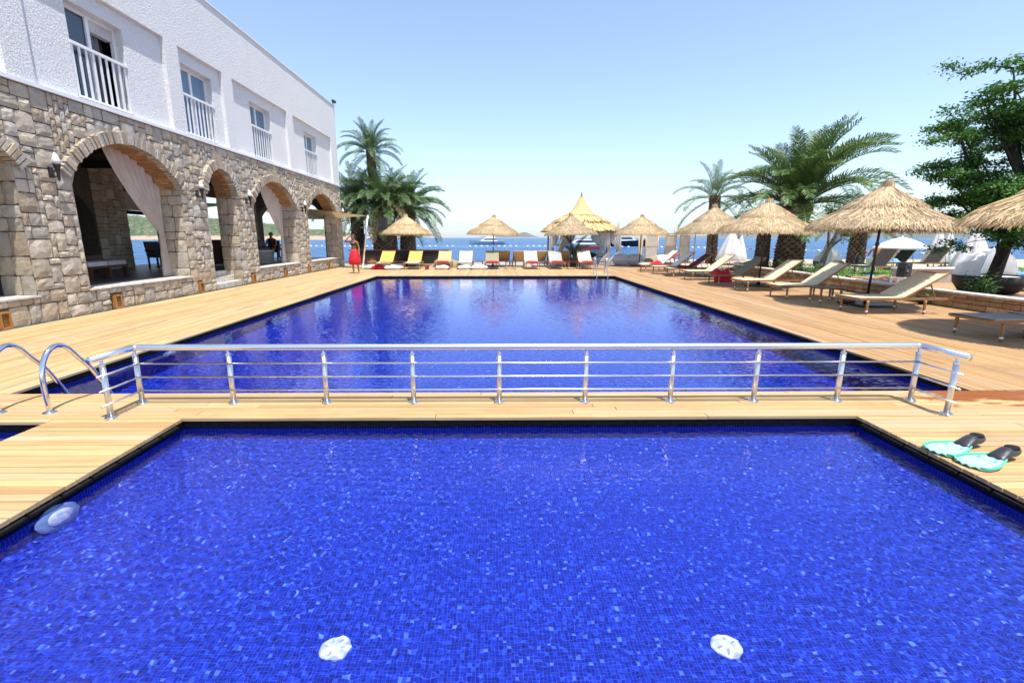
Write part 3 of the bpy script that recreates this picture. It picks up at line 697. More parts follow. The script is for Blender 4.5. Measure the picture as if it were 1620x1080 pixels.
for s in (-.22,.22): MB().box(s-.2,s+.2,-.312,-.302,.1,.94).build('door', m_mahog, t)
wchair((-11.2,24.6,.5), .2, 'dark wicker chair under the seated diners in the third arch'); wchair((-11.9,25.4,.5), 1.7, 'dark wicker chair behind the diners in the third arch')
dtable((-10.9,25.6,.5), 'dark round table of the diners in the third arch', .5)
t = thing('stone_pedestal', 'pale square pedestal with white top inside the third arch', 'pedestal', (-10.2,21.7,.5)); MB().box(-.22,.22,-.22,.22,0,.5).build('shaft', m_plaster, t); MB().box(-.26,.26,-.26,.26,.5,.56).build('top', m_white, t)

# ------------------------------------------------------------------ people
def person(name, label, loc, rz, J, E, root, extra=None, hips=None, shadow=None):
    """one continuous skinned body; J: joint -> (x,y,z,r)"""
    keys = list(J); me = bpy.data.meshes.new(name); me.from_pydata([J[k][:3] for k in keys], [(keys.index(a), keys.index(b)) for a, b in E], []); me.materials.append(m_skin)
    o = link(name, me, None, loc, (0,0,rz)); tag(o, label, 'person')
    md = o.modifiers.new('skin', 'SKIN'); md.use_smooth_shade = True
    for k, sv in zip(keys, me.skin_vertices[0].data):
        rr = J[k][3]; sv.radius = rr if isinstance(rr, tuple) else (rr, rr); sv.use_root = (k == root)
    s2 = o.modifiers.new('sub', 'SUBSURF'); s2.levels = 1; s2.render_levels = 2
    return o
def fingers(J, E, w, h, d, side):
    """five short finger chains from a palm; w wrist name, h palm pos, d direction"""
    d = Vector(d).normalized(); s = d.cross(Vector(side)).normalized(); p = Vector(h)
    J[w+'p'] = (*p, .030); E.append((w, w+'p'))
    for i, (off, ln) in enumerate(((-.028,.065),(-.01,.08),(.01,.078),(.028,.062),(.045,.045))):
        a = p+d*.035+s*off; b = a+d*ln*.6+Vector(side)*.008; J['%sf%d' % (w, i)] = (*a, .011); J['%st%d' % (w, i)] = (*b, .009)
        E += [(w+'p', '%sf%d' % (w, i)), ('%sf%d' % (w, i), '%st%d' % (w, i))]
J = dict(pel=(0,0,.93,(.13,.10)), wst=(0,.01,1.10,(.105,.08)), chs=(0,-.01,1.30,(.13,.095)), nck0=(0,.015,1.44,(.07,.06)), nck=(0,.0,1.50,.048), hd=(0,-.02,1.60,(.075,.088)), top=(0,-.01,1.695,(.062,.075)),
  nose=(0,-.105,1.595,.014),
  shl=(-.155,0,1.41,.052), ell=(-.40,-.06,1.42,.040), wrl=(-.20,-.09,1.605,.030),
  shr=(.155,.01,1.40,.052), elr=(.215,.03,1.14,.040), wrr=(.225,-.04,.92,.030),
  hl=(-.085,0,.88,.10), kl=(-.09,-.03,.50,.062), al=(-.07,.02,.09,.036), fl=(-.075,-.12,.03,.034),
  hr=(.085,0,.88,.10), kr=(.11,.02,.50,.062), ar=(.15,.10,.09,.036), fr=(.16,-.03,.03,.034))
E = [('pel','wst'),('wst','chs'),('chs','nck0'),('nck0','nck'),('nck','hd'),('hd','top'),('hd','nose'),('nck0','shl'),('shl','ell'),('ell','wrl'),('nck0','shr'),('shr','elr'),('elr','wrr'),
     ('pel','hl'),('hl','kl'),('kl','al'),('al','fl'),('pel','hr'),('hr','kr'),('kr','ar'),('ar','fr')]
fingers(J, E, 'wrl', (-.125,-.095,1.66), (1,0,.5), (0,-1,0)); fingers(J, E, 'wrr', (.228,-.06,.85), (0,-.15,-1), (1,0,0))
W = person('person', 'woman in a red skirt shading her eyes with a raised arm beside the steel pole', (-6.50,22.4,0), R(8), J, E, 'pel')
def fold(a, i): return .07*math.sin(a*5+i*.4)*min(1, i/3)+.03*math.sin(a*11+1)*min(1, i/4)
MB().lathe([(.150,1.06),(.165,1.0),(.215,.90),(.245,.75),(.265,.6),(.262,.5),(.235,.42),(.205,.385)], 40, wob=fold, sy=.78).build('skirt', m_skirt, W, True)
MB().lathe([(.138,1.255),(.150,1.29),(.150,1.33),(.136,1.36)], 20, (0,-.012,0), sy=.82).build('bikini_top', m_dress, W, True)
MB().tube([(-.10,-.09,1.35),(-.05,-.04,1.49),(.05,-.04,1.49),(.10,-.09,1.35)], .012, 6).build('neck_strap', m_dress, W, True)
MB().lathe([(.06,1.54),(.095,1.60),(.10,1.66),(.085,1.72),(.05,1.755),(.01,1.765)], 18, (0,.022,0), wob=lambda a, i: .05*math.sin(a*7+i)).build('hair', m_hair, W, True)
for s in (-1,1): MB().lathe([(.011,-.006),(.012,0),(.004,.007)], 8, (s*.032,-.098,1.615)).build('eye', m_dress, W, True)
MB().obox((0,-.104,1.555), (.045,.012,.010)).build('mouth', m_maroon, W)
def seated(label, loc, rz, skin=None, hair=True, cloth=True):
    J = dict(pel=(0,0,.12,(.14,.12)), wst=(0,.03,.32,(.12,.09)), chs=(0,.02,.52,(.15,.105)), nck0=(0,.0,.66,(.07,.06)), nck=(0,-.02,.72,.05), hd=(0,-.04,.82,(.075,.088)), top=(0,-.03,.915,(.06,.075)),
      shl=(-.18,0,.61,.055), ell=(-.25,-.10,.38,.043), wrl=(-.20,-.32,.30,.032), shr=(.18,0,.61,.055), elr=(.25,-.10,.38,.043), wrr=(.20,-.32,.30,.032),
      hl=(-.09,-.04,.10,.10), kl=(-.13,-.44,.16,.068), al=(-.12,-.50,-.26,.04), fl=(-.12,-.62,-.31,.035), hr=(.09,-.04,.10,.10), kr=(.13,-.44,.16,.068), ar=(.12,-.50,-.26,.04), fr=(.12,-.62,-.31,.035))
    E = [('pel','wst'),('wst','chs'),('chs','nck0'),('nck0','nck'),('nck','hd'),('hd','top'),('nck0','shl'),('shl','ell'),('ell','wrl'),('nck0','shr'),('shr','elr'),('elr','wrr'),
         ('pel','hl'),('hl','kl'),('kl','al'),('al','fl'),('pel','hr'),('hr','kr'),('kr','ar'),('ar','fr')]
    fingers(J, E, 'wrl', (-.18,-.38,.29), (.1,-1,0), (0,0,-1)); fingers(J, E, 'wrr', (.18,-.38,.29), (-.1,-1,0), (0,0,-1))
    p = person('person', label, loc, rz, J, E, 'pel')
    MB().lathe([(.06,.76),(.098,.82),(.10,.88),(.08,.94),(.02,.97)], 16, (0,.0,0)).build('hair', m_hair, p, True)
    if cloth: MB().lathe([(.165,.06),(.155,.2),(.14,.33),(.175,.52),(.17,.60),(.09,.665)], 18, (0,.02,0), sy=.8).build('shirt', m_dress, p, True)
    return p
seated('diner in dark clothes seated at the left in the third arch', (-11.2,24.55,.90), .2); seated('diner in dark clothes seated at the right in the third arch', (-10.55,24.9,.90), -.5)

# ------------------------------------------------------------------ railing between the pools
RL = thing('pool_railing', 'low polished metal railing with three rods across the deck strip', 'railing', (0,0,0))
YR = 4.545; XS = [-3.50,-2.60,-1.68,-.82,.03,.885,1.74,2.58,3.42,4.17]; ZR = .565
posts = [(x, YR) for x in XS]+[(-3.50,4.15),(4.18,4.16)]
pm = MB().lathe([(.0245,.006),(.0245,ZR-.085)], 18).mesh('post', m_post, True); cm = MB().lathe([(.026,ZR-.085),(.026,ZR-.065),(.014,ZR-.058),(.012,ZR-.03),(.02,ZR-.025),(.024,ZR-.012)], 16).mesh('saddle', m_steel, True)
fm = MB().lathe([(.052,0),(.052,.006),(.044,.014),(.026,.018)], 22).mesh('flange', m_steel, True)
for x, y in posts:
    p = link('post', pm, RL, (x, y, 0)); link('flange', fm, p); link('saddle', cm, p)
MB().tube([(XS[0],4.03,ZR),(XS[0],YR-.05,ZR),(XS[0]+.012,YR-.012,ZR),(XS[0]+.05,YR,ZR),(XS[-1]-.05,YR,ZR),(XS[-1]-.012,YR-.012,ZR),(XS[-1],YR-.05,ZR),(4.185,4.06,ZR)], .031, 20).build('handrail', m_alu, RL, True)
for z in (.14,.275,.41):
    MB().tube([(XS[0],YR-.026,z),(XS[-1],YR-.026,z)], .0085, 10).build('rod', m_alu, RL, True)
    for x in (XS[0]+.026, XS[-1]-.026): MB().tube([(x,YR,z),(x,4.04,z)], .0085, 10).build('rod', m_alu, RL, True)
# ladders
def ladder(loc, rz, label, gap=.47, r_=.022, h=.60, deep=.8):
    t = thing('pool_ladder', label, 'pool ladder', loc, rz, 'steel pool ladders')
    P = [(0,.0,.0),(0,-.005,.30),(0,.03,h-.14),(0,.10,h-.04),(0,.20,h),(0,.30,h-.04),(0,.40,h-.16),(0,.52,.30),(0,.66,.06),(0,.73,-.10),(0,.745,-.3),(0,.745,-deep)]
    Q = []
    for i in range(len(P)-1):
        p0, p1, p2, p3 = [Vector(P[max(0, min(len(P)-1, q))]) for q in (i-1, i, i+1, i+2)]
        for s in range(5):
            u = s/5; Q.append(.5*((2*p1)+(p2-p0)*u+(2*p0-5*p1+4*p2-p3)*u*u+(3*p1-p0-3*p2+p3)*u**3))
    Q.append(Vector(P[-1]))
    for x in (0, gap):
        o = recv(MB().tube([q+Vector((x,0,0)) for q in Q], r_, 16).build('side_tube', m_steel, t, True)); MB().lathe([(.058,0),(.056,.006),(.03,.016),(.023,.02)], 22, (x,0,0)).build('flange', m_steel, o, True)
    for k in range(3): recv(MB().box(.01,gap-.01,.70,.79,-.30-.25*k,-.275-.25*k).build('step', m_steel, t))
ladder((-4.65,4.29,0), 0, 'bright steel ladder over the deck strip at the left'); ladder((4.85,21.55,0), PI, 'steel ladder at the sea end of the large pool', .48, .022, .78)

# swim fins on the deck
def fin(loc, rz, label):
    t = thing('swim_fin', label, 'swim fin', loc, rz, 'pair of swim fins')
    def outl(u):  # half width of blade along its length (0 heel side .. 1 tip)
        return .052+.058*min(1, u/.55)**.9
    V = []; N = 14
    for i in range(N+1):
        u = i/N; w = outl(u); x = -.30*u
        if u > .8: w *= math.sqrt(max(.02, 1-((u-.8)/.2)**2*.55))
        for s in range(7):
            q = -1+2*s/6; V.append((x-(.018*(1-q*q) if u > .9 else 0), q*w, .012+.006*math.cos(q*9)*(.3+u)+.012*(1-u)))
    F = [(i*7+s, i*7+s+1, (i+1)*7+s+1, (i+1)*7+s) for i in range(N) for s in range(6)]
    b = len(V); V += [(x, y, z-.010) for x, y, z in V]; F += [tuple(b+q for q in f[::-1]) for f in F]
    F += [(i*7, (i+1)*7, b+(i+1)*7, b+i*7) for i in range(N)]+[(i*7+6, b+i*7+6, b+(i+1)*7+6, (i+1)*7+6) for i in range(N)]+[(N*7+s, N*7+s+1, b+N*7+s+1, b+N*7+s) for s in range(6)]
    bl = MB().add(V, F).build('blade', m_aqua, t, True)
    for s in (-1,1): MB().tube([(-.30*u, s*outl(u)*(1 if u < .8 else math.sqrt(1-((u-.8)/.2)**2*.55)), .016+.012*(1-u)) for u in [i/12 for i in range(13)]], .0075, 6).build('rail', m_aquad, bl, True)
    sec = [(-.045,.050,.018,.0),(.0,.052,.045,.0),(.045,.050,.066,.0),(.08,.047,.085,.0),(.11,.045,.080,.0),(.15,.044,.076,.0),(.185,.036,.082,.0),(.20,.022,.080,.0)]
    V = []; n = 14
    for x, w, h, z in sec:
        for j in range(n): a = 2*PI*j/n; V.append((x, w*math.cos(a), .006+max(0, .5+.5*math.sin(a))**.8*h))
    F = [(i*n+j, i*n+(j+1) % n, (i+1)*n+(j+1) % n, (i+1)*n+j) for i in range(len(sec)-1) for j in range(n)]+[tuple(range(n-1,-1,-1)), tuple((len(sec)-1)*n+j for j in range(n))]
    fp = MB().add(V, F).build('foot_pocket', m_rubber, t, True)
    MB().lathe([(.001,.0905),(.030,.0905),(.037,.089),(.040,.080),(.036,.072)], 16, (.138,0,0), sx=1.4).build('opening', m_black, fp, True)
    for s in (-1,1): MB().box(-.12,-.09,s*.05-.006,s*.05+.006,.021,.026).build('vent_slot', m_aquad, bl)
fin((3.62,3.42,.012), R(16), 'aqua swim fin with black foot pocket, the farther of the pair'); fin((3.66,3.20,.012), R(15), 'aqua swim fin with black foot pocket, the nearer of the pair')

# ------------------------------------------------------------------ thatched parasols
def thatch(Rr, h, n, seed, mat, name, flare=1.35, tiers=((0.02,.55),(.42,1.0)), sl=.5, w=(.016,.034)):
    r = random.Random(seed); mb = MB()
    zf = lambda q: h*(1-min(q, 1))**flare - (max(0, q-.9)*.9)
    for ti, (q0, q1) in enumerate(tiers):
        m_ = int(n*(q1*q1-q0*q0*.6)) if ti else int(n*.45)
        for i in range(m_):
            qa = math.sqrt(r.uniform(q0*q0, (q1-.06)**2)); a = r.uniform(0, 2*PI); ln = r.uniform(.6,1.15)*sl/Rr; qb = min(qa+ln, q1+r.uniform(-.02,.05))
            da = r.gauss(0, .11)/max(.25, qb); lift = .012+.02*(ti == 0)*(qa > .3)+r.uniform(-.012,.055); ww = r.uniform(*w)/2
            P = []
            for k in range(3):
                q = qa+(qb-qa)*k/2; b = a+da*k/2; z = zf(q)+lift*(.4+.3*k)+(.035 if ti == 0 else 0)*min(1, q*3) - (r.uniform(.03,.10) if k == 2 and q > q1-.04 else 0)
                P.append(Vector((q*Rr*math.cos(b), q*Rr*math.sin(b), z)))
            s = Vector((-math.sin(a), math.cos(a), r.uniform(-.35,.35)))*ww
            mb.add([P[0]-s, P[0]+s, P[1]-s, P[1]+s, P[2]-s*.3, P[2]+s*.3], [(0,1,3,2),(2,3,5,4)])
    for i in range(int(n*.05)):   # bound tuft at the crown
        a = r.uniform(0, 2*PI); r0 = r.uniform(.02,.10); r1 = r0*r.uniform(.6,1.3); s = Vector((-math.sin(a), math.cos(a), 0))*.012; c = Vector((math.cos(a), math.sin(a), 0))
        mb.add([c*(r0+.05)+Vector((0,0,h-.12))-s, c*(r0+.05)+Vector((0,0,h-.12))+s, c*r1+Vector((0,0,h+r.uniform(.03,.10)))+s*.5, c*r1+Vector((0,0,h+r.uniform(.03,.10)))-s*.5], [(0,1,2,3)])
    for i in range(int(n*.10)):   # ragged fringe hanging at the eave
        a = r.uniform(0, 2*PI); q = r.uniform(.93,1.02); s = Vector((-math.sin(a), math.cos(a), 0))*.012; c = Vector((math.cos(a)*q*Rr, math.sin(a)*q*Rr, zf(q)+.03))
        mb.add([c-s, c+s, c+Vector((math.cos(a)*.03, math.sin(a)*.03, -r.uniform(.08,.17)))], [(0,1,2)])
    return mb.mesh(name, mat)
def parasol_proto(label):
    t = thing('thatched_parasol', label, 'parasol', (0,0,0), 0, 'thatched parasols round the pool')
    link('thatch', thatch(1.5, .92, 6500, 3, m_thatch, 'thatch'), t, (0,0,1.93))
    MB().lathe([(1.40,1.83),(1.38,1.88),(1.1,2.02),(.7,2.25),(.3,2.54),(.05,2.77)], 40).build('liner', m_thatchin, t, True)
    MB().tube([(0,0,.04),(0,0,2.75)], .027, 10).build('pole', m_iron, t, True)
    for k in range(8): MB().bar((0,0,2.62), (1.4*math.cos(k*PI/4), 1.4*math.sin(k*PI/4), 1.92), .025, .025).build('rib', m_teak, t)
    bs = MB().box(-.42,.42,-.42,.42,0,.05).build('base_plate', m_iron, t); MB().lathe([(.06,.05),(.055,.22),(.04,.24)], 12).build('socket', m_iron, bs, True)
    return t
U = [(8.95,11.42,.0,.985,'large thatched parasol with a leaning pole beside the near cream lounger'),(8.90,16.2,1.1,.97,'thatched parasol in front of the big palm trunk'),(9.25,20.7,2.3,1.0,'thatched parasol overlapping the palm trunk at the far right deck'),
     (9.15,7.45,.7,1.03,'thatched parasol cut by the right picture edge'),(-5.10,27.8,.4,.98,'thatched parasol in front of the dark palm trunks'),(-.18,27.8,1.7,.98,'thatched parasol standing alone against the open sea'),
     (4.28,27.7,2.6,.98,'thatched parasol overlapping the tall reed gazebo'),(8.25,27.8,.9,.98,'thatched parasol between the gazebo and the bamboo screens')]
proto = parasol_proto(U[0][4]); TV = [[c for c in proto.children if c.name.startswith('thatch')][0].data]+[thatch(1.5, h_, 6200, sd, m_thatch, 'thatch', fl_) for h_, sd, fl_ in ((.88,17,1.28),(.96,29,1.42),(.90,41,1.22))]
for i, (x, y, a, s, l) in enumerate(U):
    o = proto if i == 0 else copy_tree(proto); o.location = (x, y, 0); o.rotation_euler = (R((0,1.2,-1.5,.8,-1,1.4,-.6,1)[i]), R((1.5,-1,.8,-1.2,1.3,-.7,1,-1.4)[i]), a); o.scale = (s*1.0, s*1.0, 1.0 if s >= 1 else .985); o['label'] = l
    [c for c in o.children if c.name.startswith('thatch')][0].data = TV[i % 4]

# ------------------------------------------------------------------ loungers
LEG = MB().lathe([(.016,0),(.022,.05),(.024,.12),(.028,.24),(.026,.30)], 10).mesh('leg', m_teak, True)
BAND = MB().lathe([(.0245,0),(.0255,.004),(.0255,.028),(.0245,.032)], 10).mesh('band', m_white, True)
TIP = MB().lathe([(.016,0),(.017,.03)], 8).mesh('foot_tip', m_rubber, True)
def lounger(loc, rz, col, ang, label, group, seatcol=None):
    t = thing('sun_lounger', label, 'sun lounger', loc, rz, group); w = .36; L = 1.88; h = .315
    for s in (-1,1):
        fr = MB(); fr.obox((L/2, s*w, h+.012), (L, .042, .045)); fr.build('side_rail', m_teak, t)
        for x in (.17,1.40):
            lg = link('leg', LEG, t, (x, s*(w+.025), 0)); link('band', BAND, lg, (0,0,.055)); link('band', BAND, lg, (0,0,.19)); link('foot_tip', TIP, lg, (0,0,-.001))
    for x in (.02,.17,.98,1.40,L-.02): MB().box(x-.02,x+.02,-w+.021,w-.021,h-.018,h+.018).build('crossbar', m_teak, t)
    MB().grid(lambda u, v: (.0+.97*u, (v-.5)*2*(w-.012), h+.040-.015*math.sin(PI*v)*math.sin(PI*u)), 8, 6).build('seat_sling', SL[seatcol or col], t, True)
    br = link('backrest', None, t, (.98,0,h+.035), (0,-ang,0)); Lb = .98
    MB().grid(lambda u, v: (Lb*u, (v-.5)*2*(w-.02), .022-.012*math.sin(PI*v)), 8, 6).build('back_sling', SL[col], br, True)
    fr = MB()
    for s in (-1,1): fr.obox((Lb/2, s*(w-.012), .005), (Lb, .03, .032))
    fr.obox((Lb-.015, 0, .005), (.03, 2*w-.06, .032)); fr.build('back_frame', m_teak, br)
    if ang > .15:
        x = .98+.62*math.cos(ang); z = h+.03+.62*math.sin(ang)
        for s in (-1,1): MB().bar((x, s*(w-.06), z-.01), (x+.18, s*(w-.06), h), .018, .018).build('prop', m_teak, t)
    return t
GR = 'teak loungers along the garden side'
RL_ = [(7.72,7.62,'grey',0.0,'flat grey teak lounger cut by the right picture edge'),(7.70,10.38,'cream',R(31),'cream sling lounger nearest the leaning parasol pole'),(7.60,13.07,'cream',R(36),'cream lounger beside the small dark side table'),
       (7.45,14.82,'cream',R(36),'cream lounger just past the base plate under the second parasol'),(7.50,16.85,'olive',R(36),'olive sling lounger with a red towel at its foot'),(7.38,18.80,'cream',R(38),'cream lounger between the red towel and the maroon one'),
       (7.25,20.45,'maroon',R(36),'lounger spread with a maroon towel over its raised back'),(7.10,21.85,'white',R(38),'white lounger behind the maroon covered one'),(6.95,23.3,'white',R(42),'white lounger with a folded red towel at its hinge'),(7.35,24.6,'red',R(26),'low lounger with a bright red padded back')]
for x, y, c, a, l in RL_: lounger((x, y, 0), 0, c, a, l, GR, 'cream' if c in ('maroon','red','olive') else ('grey' if c == 'grey' else None))
GF = 'loungers at the sea end facing the pool'
FL = [(-5.80,24.75,'yellow',R(33),.0,'yellow lounger nearest the woman in the red skirt'),(-4.32,24.75,'yellow',R(33),0,'yellow lounger to the right of the parasol pole'),(-2.75,24.9,'tan',R(33),0,'tan lounger with a red cushion, left of the white one'),(-1.62,24.9,'white',R(33),0,'plain white lounger with a tall upright back'),
      (-.20,24.9,'olive',R(33),0,'olive grey lounger under the lone parasol'),(1.88,24.9,'white',R(33),0,'bright white lounger between two tan backs'),(3.20,24.9,'grey',R(33),0,'grey white lounger left of the gazebo parasol pole'),(4.78,24.9,'cream',R(33),0,'cream lounger next to the far pool ladder')]
for x, y, c, a, q, l in FL: lounger((x, y, 0), PI/2, c, a, l, GF, 'white' if c == 'yellow' else None)
for x, l in ((.42,'tan lounger facing the sea behind the olive grey one'),(1.33,'tan lounger facing the sea, left of the bright white back'),(2.48,'tan lounger facing the sea, right of the bright white back'),(3.80,'tan lounger facing the sea behind the gazebo parasol')):
    lounger((x, 28.75, 0), -PI/2, 'tan', R(32), l, 'tan loungers facing the sea')
def cushion(x, y, z, dx, dy, dz, mat, name, label, cat, rz=0, group=None):
    r_ = random.Random(int(x*100+y*7)); mb = MB(); n = 10
    def pt(s): return lambda u, v: ((u-.5)*dx, (v-.5)*dy, s*dz/2*(max(0, (1-abs(2*u-1)**4)*(1-abs(2*v-1)**4))**.5)*(1+.18*math.sin(u*9+v*7)))
    mb.grid(pt(1), n, n); mb.grid(pt(-1), n, n); o = mb.build(name, mat, None, True, (x, y, z+dz/2)); o.rotation_euler = (0,0,rz); return tag(o, label, cat, group)
for x, l in ((-2.75,'tan'),(-.20,'olive grey'),(1.88,'bright white'),(3.20,'grey white'),(4.78,'cream')): cushion(x, 25.18, .34, .66, .46, .09, m_red, 'seat_cushion', 'red cushion lying on the %s lounger by the sea end' % l, 'cushion', 0, 'red lounger cushions')
cushion(-5.78,25.5,.34,.55,.4,.12,SL['yellow'],'seat_cushion','yellow cushion slumped on the lounger nearest the woman','cushion')
def towel(x, y, z, dx, dy, mat, label, seed, hgt=.16, over=0):
    r_ = random.Random(seed); ph = [r_.uniform(0, 6) for _ in range(6)]
    def pt(u, v):
        X = (u-.5)*dx; Y = (v-.5)*dy; zz = hgt*(.45+.3*math.sin(u*9+ph[0]+2*math.sin(v*5+ph[1]))+.25*math.sin(v*12+ph[2]+u*4))*min(1, 5*u, 5*(1-u), 5*v, 5*(1-v))
        if over and v < .45: k = (.45-v)/.45; Y = (.45-.5)*dy-.03*math.sin(u*8); zz = zz*(1-k)-k*over
        return (X, Y, max(zz, .004 if not over else -9))
    o = MB().grid(pt, 34, 30).build('towel', mat, None, True, (x, y, z)); return tag(o, label, 'towel')
towel(7.86,16.62,.37,.62,.80,m_red,'crumpled red towel hanging over the foot of the olive lounger',4,.22,.30)
towel(8.05,20.45,.365,.7,.62,m_maroon,'maroon towel bunched on the seat of the maroon lounger',6,.10)
towel(7.75,23.25,.365,.6,.6,m_red,'folded red towel on the seat of the far white lounger',8,.18)
def side_table(loc, label):
    t = thing('side_table', label, 'side table', loc, 0, 'low teak side tables'); tp = link('tabletop', None, t)
    for i in range(6): MB().box(-.30,.30,-.24+i*.08+.004,-.24+(i+1)*.08-.004,.36,.385).build('slat', m_mahog, tp)
    for sx in (-.25,.25):
        for sy in (-.2,.2): lg = link('leg', LEG, t, (sx, sy, .0), None, (1,1,1.2)); link('band', BAND, lg, (0,0,.05)); link('band', BAND, lg, (0,0,.2))
for x, y, l in ((8.30,11.95,'small dark teak side table between the two near cream loungers'),(-5.05,25.4,'small dark side table between the two yellow loungers'),(-.95,25.5,'side table left of the olive grey lounger'),(.78,25.6,'side table right of the olive grey lounger'),
                (4.05,25.4,'side table between the two loungers by the gazebo'),(5.55,25.4,'side table beside the far pool ladder')): side_table((x, y, 0), l)
t = thing('wooden_bowl', 'dark turned wooden bowl on the deck beside the small table', 'bowl', (8.62,11.55,0)); MB().lathe([(.07,0),(.12,.05),(.14,.11),(.13,.12),(.11,.06),(.02,.02)], 20).build('bowl_body', m_mahog, t, True); MB().lathe([(.141,.085),(.146,.10),(.141,.112)], 20).build('rim', m_mahog, t, True)
for x, y, z, dx, dy, mat, l in ((-6.35,25.35,0,1.0,.7,m_canvasw,'white floor cushion beside the steel pole'),(-6.05,25.0,0,.7,.35,m_red,'red floor cushion in front of the white one'),(-5.25,24.95,0,.9,.6,m_canvasw,'white floor cushion right of the nearest yellow lounger'),
      (-.85,25.05,0,.9,.55,m_canvasw,'white floor cushion beside the plain white lounger'),(-2.75,25.0,0,.7,.5,m_canvasw,'white floor cushion under the tan lounger'),(-1.62,25.0,0,.7,.5,m_canvasw,'white floor cushion under the plain white lounger')):
    cushion(x, y, z, dx, dy, .22, mat, 'floor_cushion', l, 'cushion')
t = thing('flower_pot', 'terracotta pot on the deck between the yellow and tan loungers', 'flower pot', (-3.55,24.95,0)); MB().lathe([(.09,0),(.13,.2)], 18).build('pot_body', m_terra, t, True); MB().lathe([(.15,.18),(.15,.235),(.12,.235),(.11,.19)], 18).build('rim', m_terra, t, True)

# shade sail and its steel pole
t = thing('sail_pole', 'leaning galvanised steel pole behind the woman in red', 'pole', (-6.95,25.3,0)); MB().tube([(0,0,0),(.42,0,2.66)], .045, 12).build('mast', m_alu, t, True); MB().lathe([(.12,0),(.12,.015)], 16).build('base_flange', m_alu, t)
MB().bar((.0,0,2.12), (.62,0,2.06), .03, .03).build('cross_arm', m_alu, t); MB().lathe([(.02,0),(.02,.09)], 8, (.42,0,2.66)).build('eye_bolt', m_steel, t)
def sailm(P, nm, label):
    A, B_, Cc, D = [Vector(p) for p in P]
    def pt(u, v): p = (A*(1-u)+B_*u)*(1-v)+(D*(1-u)+Cc*u)*v; return tuple(p-Vector((0,0,.35*math.sin(PI*u)*math.sin(PI*v))))
    o = MB().grid(pt, 14, 14).build(nm, m_sail, None, True); tag(o, label, 'shade sail')
sailm([(-6.5,25.3,2.68),(-9.6,29.2,2.75),(-14.5,31.5,3.15),(-13.5,28.8,3.55)], 'shade_sail', 'beige shade sail stretched from the steel pole past the hotel corner')
sailm([(-14.4,17.6,2.9),(-19,17.5,3.0),(-19,30.5,3.4),(-14.4,29.0,3.5)], 'shade_sail', 'beige shade sail behind the arcade seen through the arches')
t = thing('terrace_speaker', 'black loudspeaker hung under the palms beside the steel pole', 'loudspeaker', (-6.2,27.2,0)); MB().tube([(0,0,0),(0,0,2.0)], .03, 8).build('stand', m_iron, t); MB().obox((0,0,2.33), (.46,.36,.66)).build('cabinet', m_spk, t); MB().lathe([(.16,0),(.13,.02),(.05,.04)], 18, (0,0,0)).build('cone', m_spk, t)
t.children[-1].location = (0,-.2,2.25); t.children[-1].rotation_euler = (R(90),0,0)
# dark bar counter under the palms
t = thing('bar_counter', 'long dark timber bar counter under the left palms', 'counter', (-5.6,29.9,0))
MB().box(-3.2,2.6,-.3,.3,.05,.82).build('counter_body', m_darkwood, t); MB().box(-3.3,2.7,-.38,.38,.82,.88).build('counter_top', m_mahog, t)
for i in range(12): MB().box(-3.1+i*.475,-2.7+i*.475,-.315,-.303,.1,.78).build('front_panel', m_darkwood, t)
t = thing('wicker_basket', 'round wicker basket beside the dark bar counter', 'basket', (-7.0,27.4,0)); MB().lathe([(.22,0),(.27,.22),(.26,.45),(.23,.45),(.22,.1),(.02,.06)], 20).build('basket_body', m_teak, t, True); MB().lathe([(.265,.41),(.285,.44),(.265,.47)], 20).build('rim', m_mahog, t, True)

# ------------------------------------------------------------------ gazebo, screens, daybeds
G = thing('reed_gazebo', 'reed roofed gazebo with a tall pointed top and tied white curtains', 'gazebo', (5.42,31.4,0), 0, None, 1.09)
gz = [(2.45,1.80),(1.75,2.28),(1.70,2.30),(1.0,2.66),(.95,2.68),(.45,3.02),(.2,3.4),(.09,3.75)]
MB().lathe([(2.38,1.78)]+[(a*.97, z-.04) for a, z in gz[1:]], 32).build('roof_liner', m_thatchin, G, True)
tiers = link('roof', None, G); r = random.Random(3)
for k, (ra, za, rb, zb) in enumerate(((1.6,2.33,2.45,1.80),(.88,2.74,1.80,2.31),(.06,3.85,1.05,2.70))):
    mb = MB()
    for i in range(1500):
        a = r.uniform(0, 2*PI); s = Vector((-math.sin(a), math.cos(a), r.uniform(-.2,.2)))*.02; P = []
        u0 = r.uniform(0,.7); u1 = u0+.36
        for u in (u0, (u0+u1)/2, min(u1, 1.03)):
            if k == 2: rr_ = ra+(rb-ra)*u; z = zb+(za-zb)*(1-u)**2.0
            else: rr_ = ra+(rb-ra)*u; z = za+(zb-za)*u
            P.append(Vector((rr_*math.cos(a), rr_*math.sin(a), z+r.uniform(0,.035))))
        s0 = s*min(1, P[0].xy.length*1.2+.1)
        mb.add([P[0]-s0,P[0]+s0,P[1]-s,P[1]+s,P[2]-s*.6,P[2]+s*.6], [(0,1,3,2),(2,3,5,4)])
    tag(mb.build('thatch_tier', m_reed, tiers), kind='stuff')
MB().lathe([(.07,3.72),(.06,3.85),(.03,3.95),(.012,4.1)], 10).build('finial', m_barkg, G, True)
for sx in (-1.75,1.9):
    for sy in (-1.3,1.3): MB().tube([(sx,sy,0),(sx,sy,2.25)], .05, 8).build('post', m_teak, G, True)
def gcurt(x, y, w, dirn, tie):
    def pt(u, v):
        k = 1-v; wd = w*(1-.72*math.exp(-((k-.38)/.22)**2)); xx = x+dirn*(wd*u + tie*(1-abs(k-.4)*1.2)); return (xx, y+.05*math.sin(u*30+v*3), .03+1.92*(1-v))
    MB().grid(pt, 36, 22).build('curtain', m_curtainw, G, True)
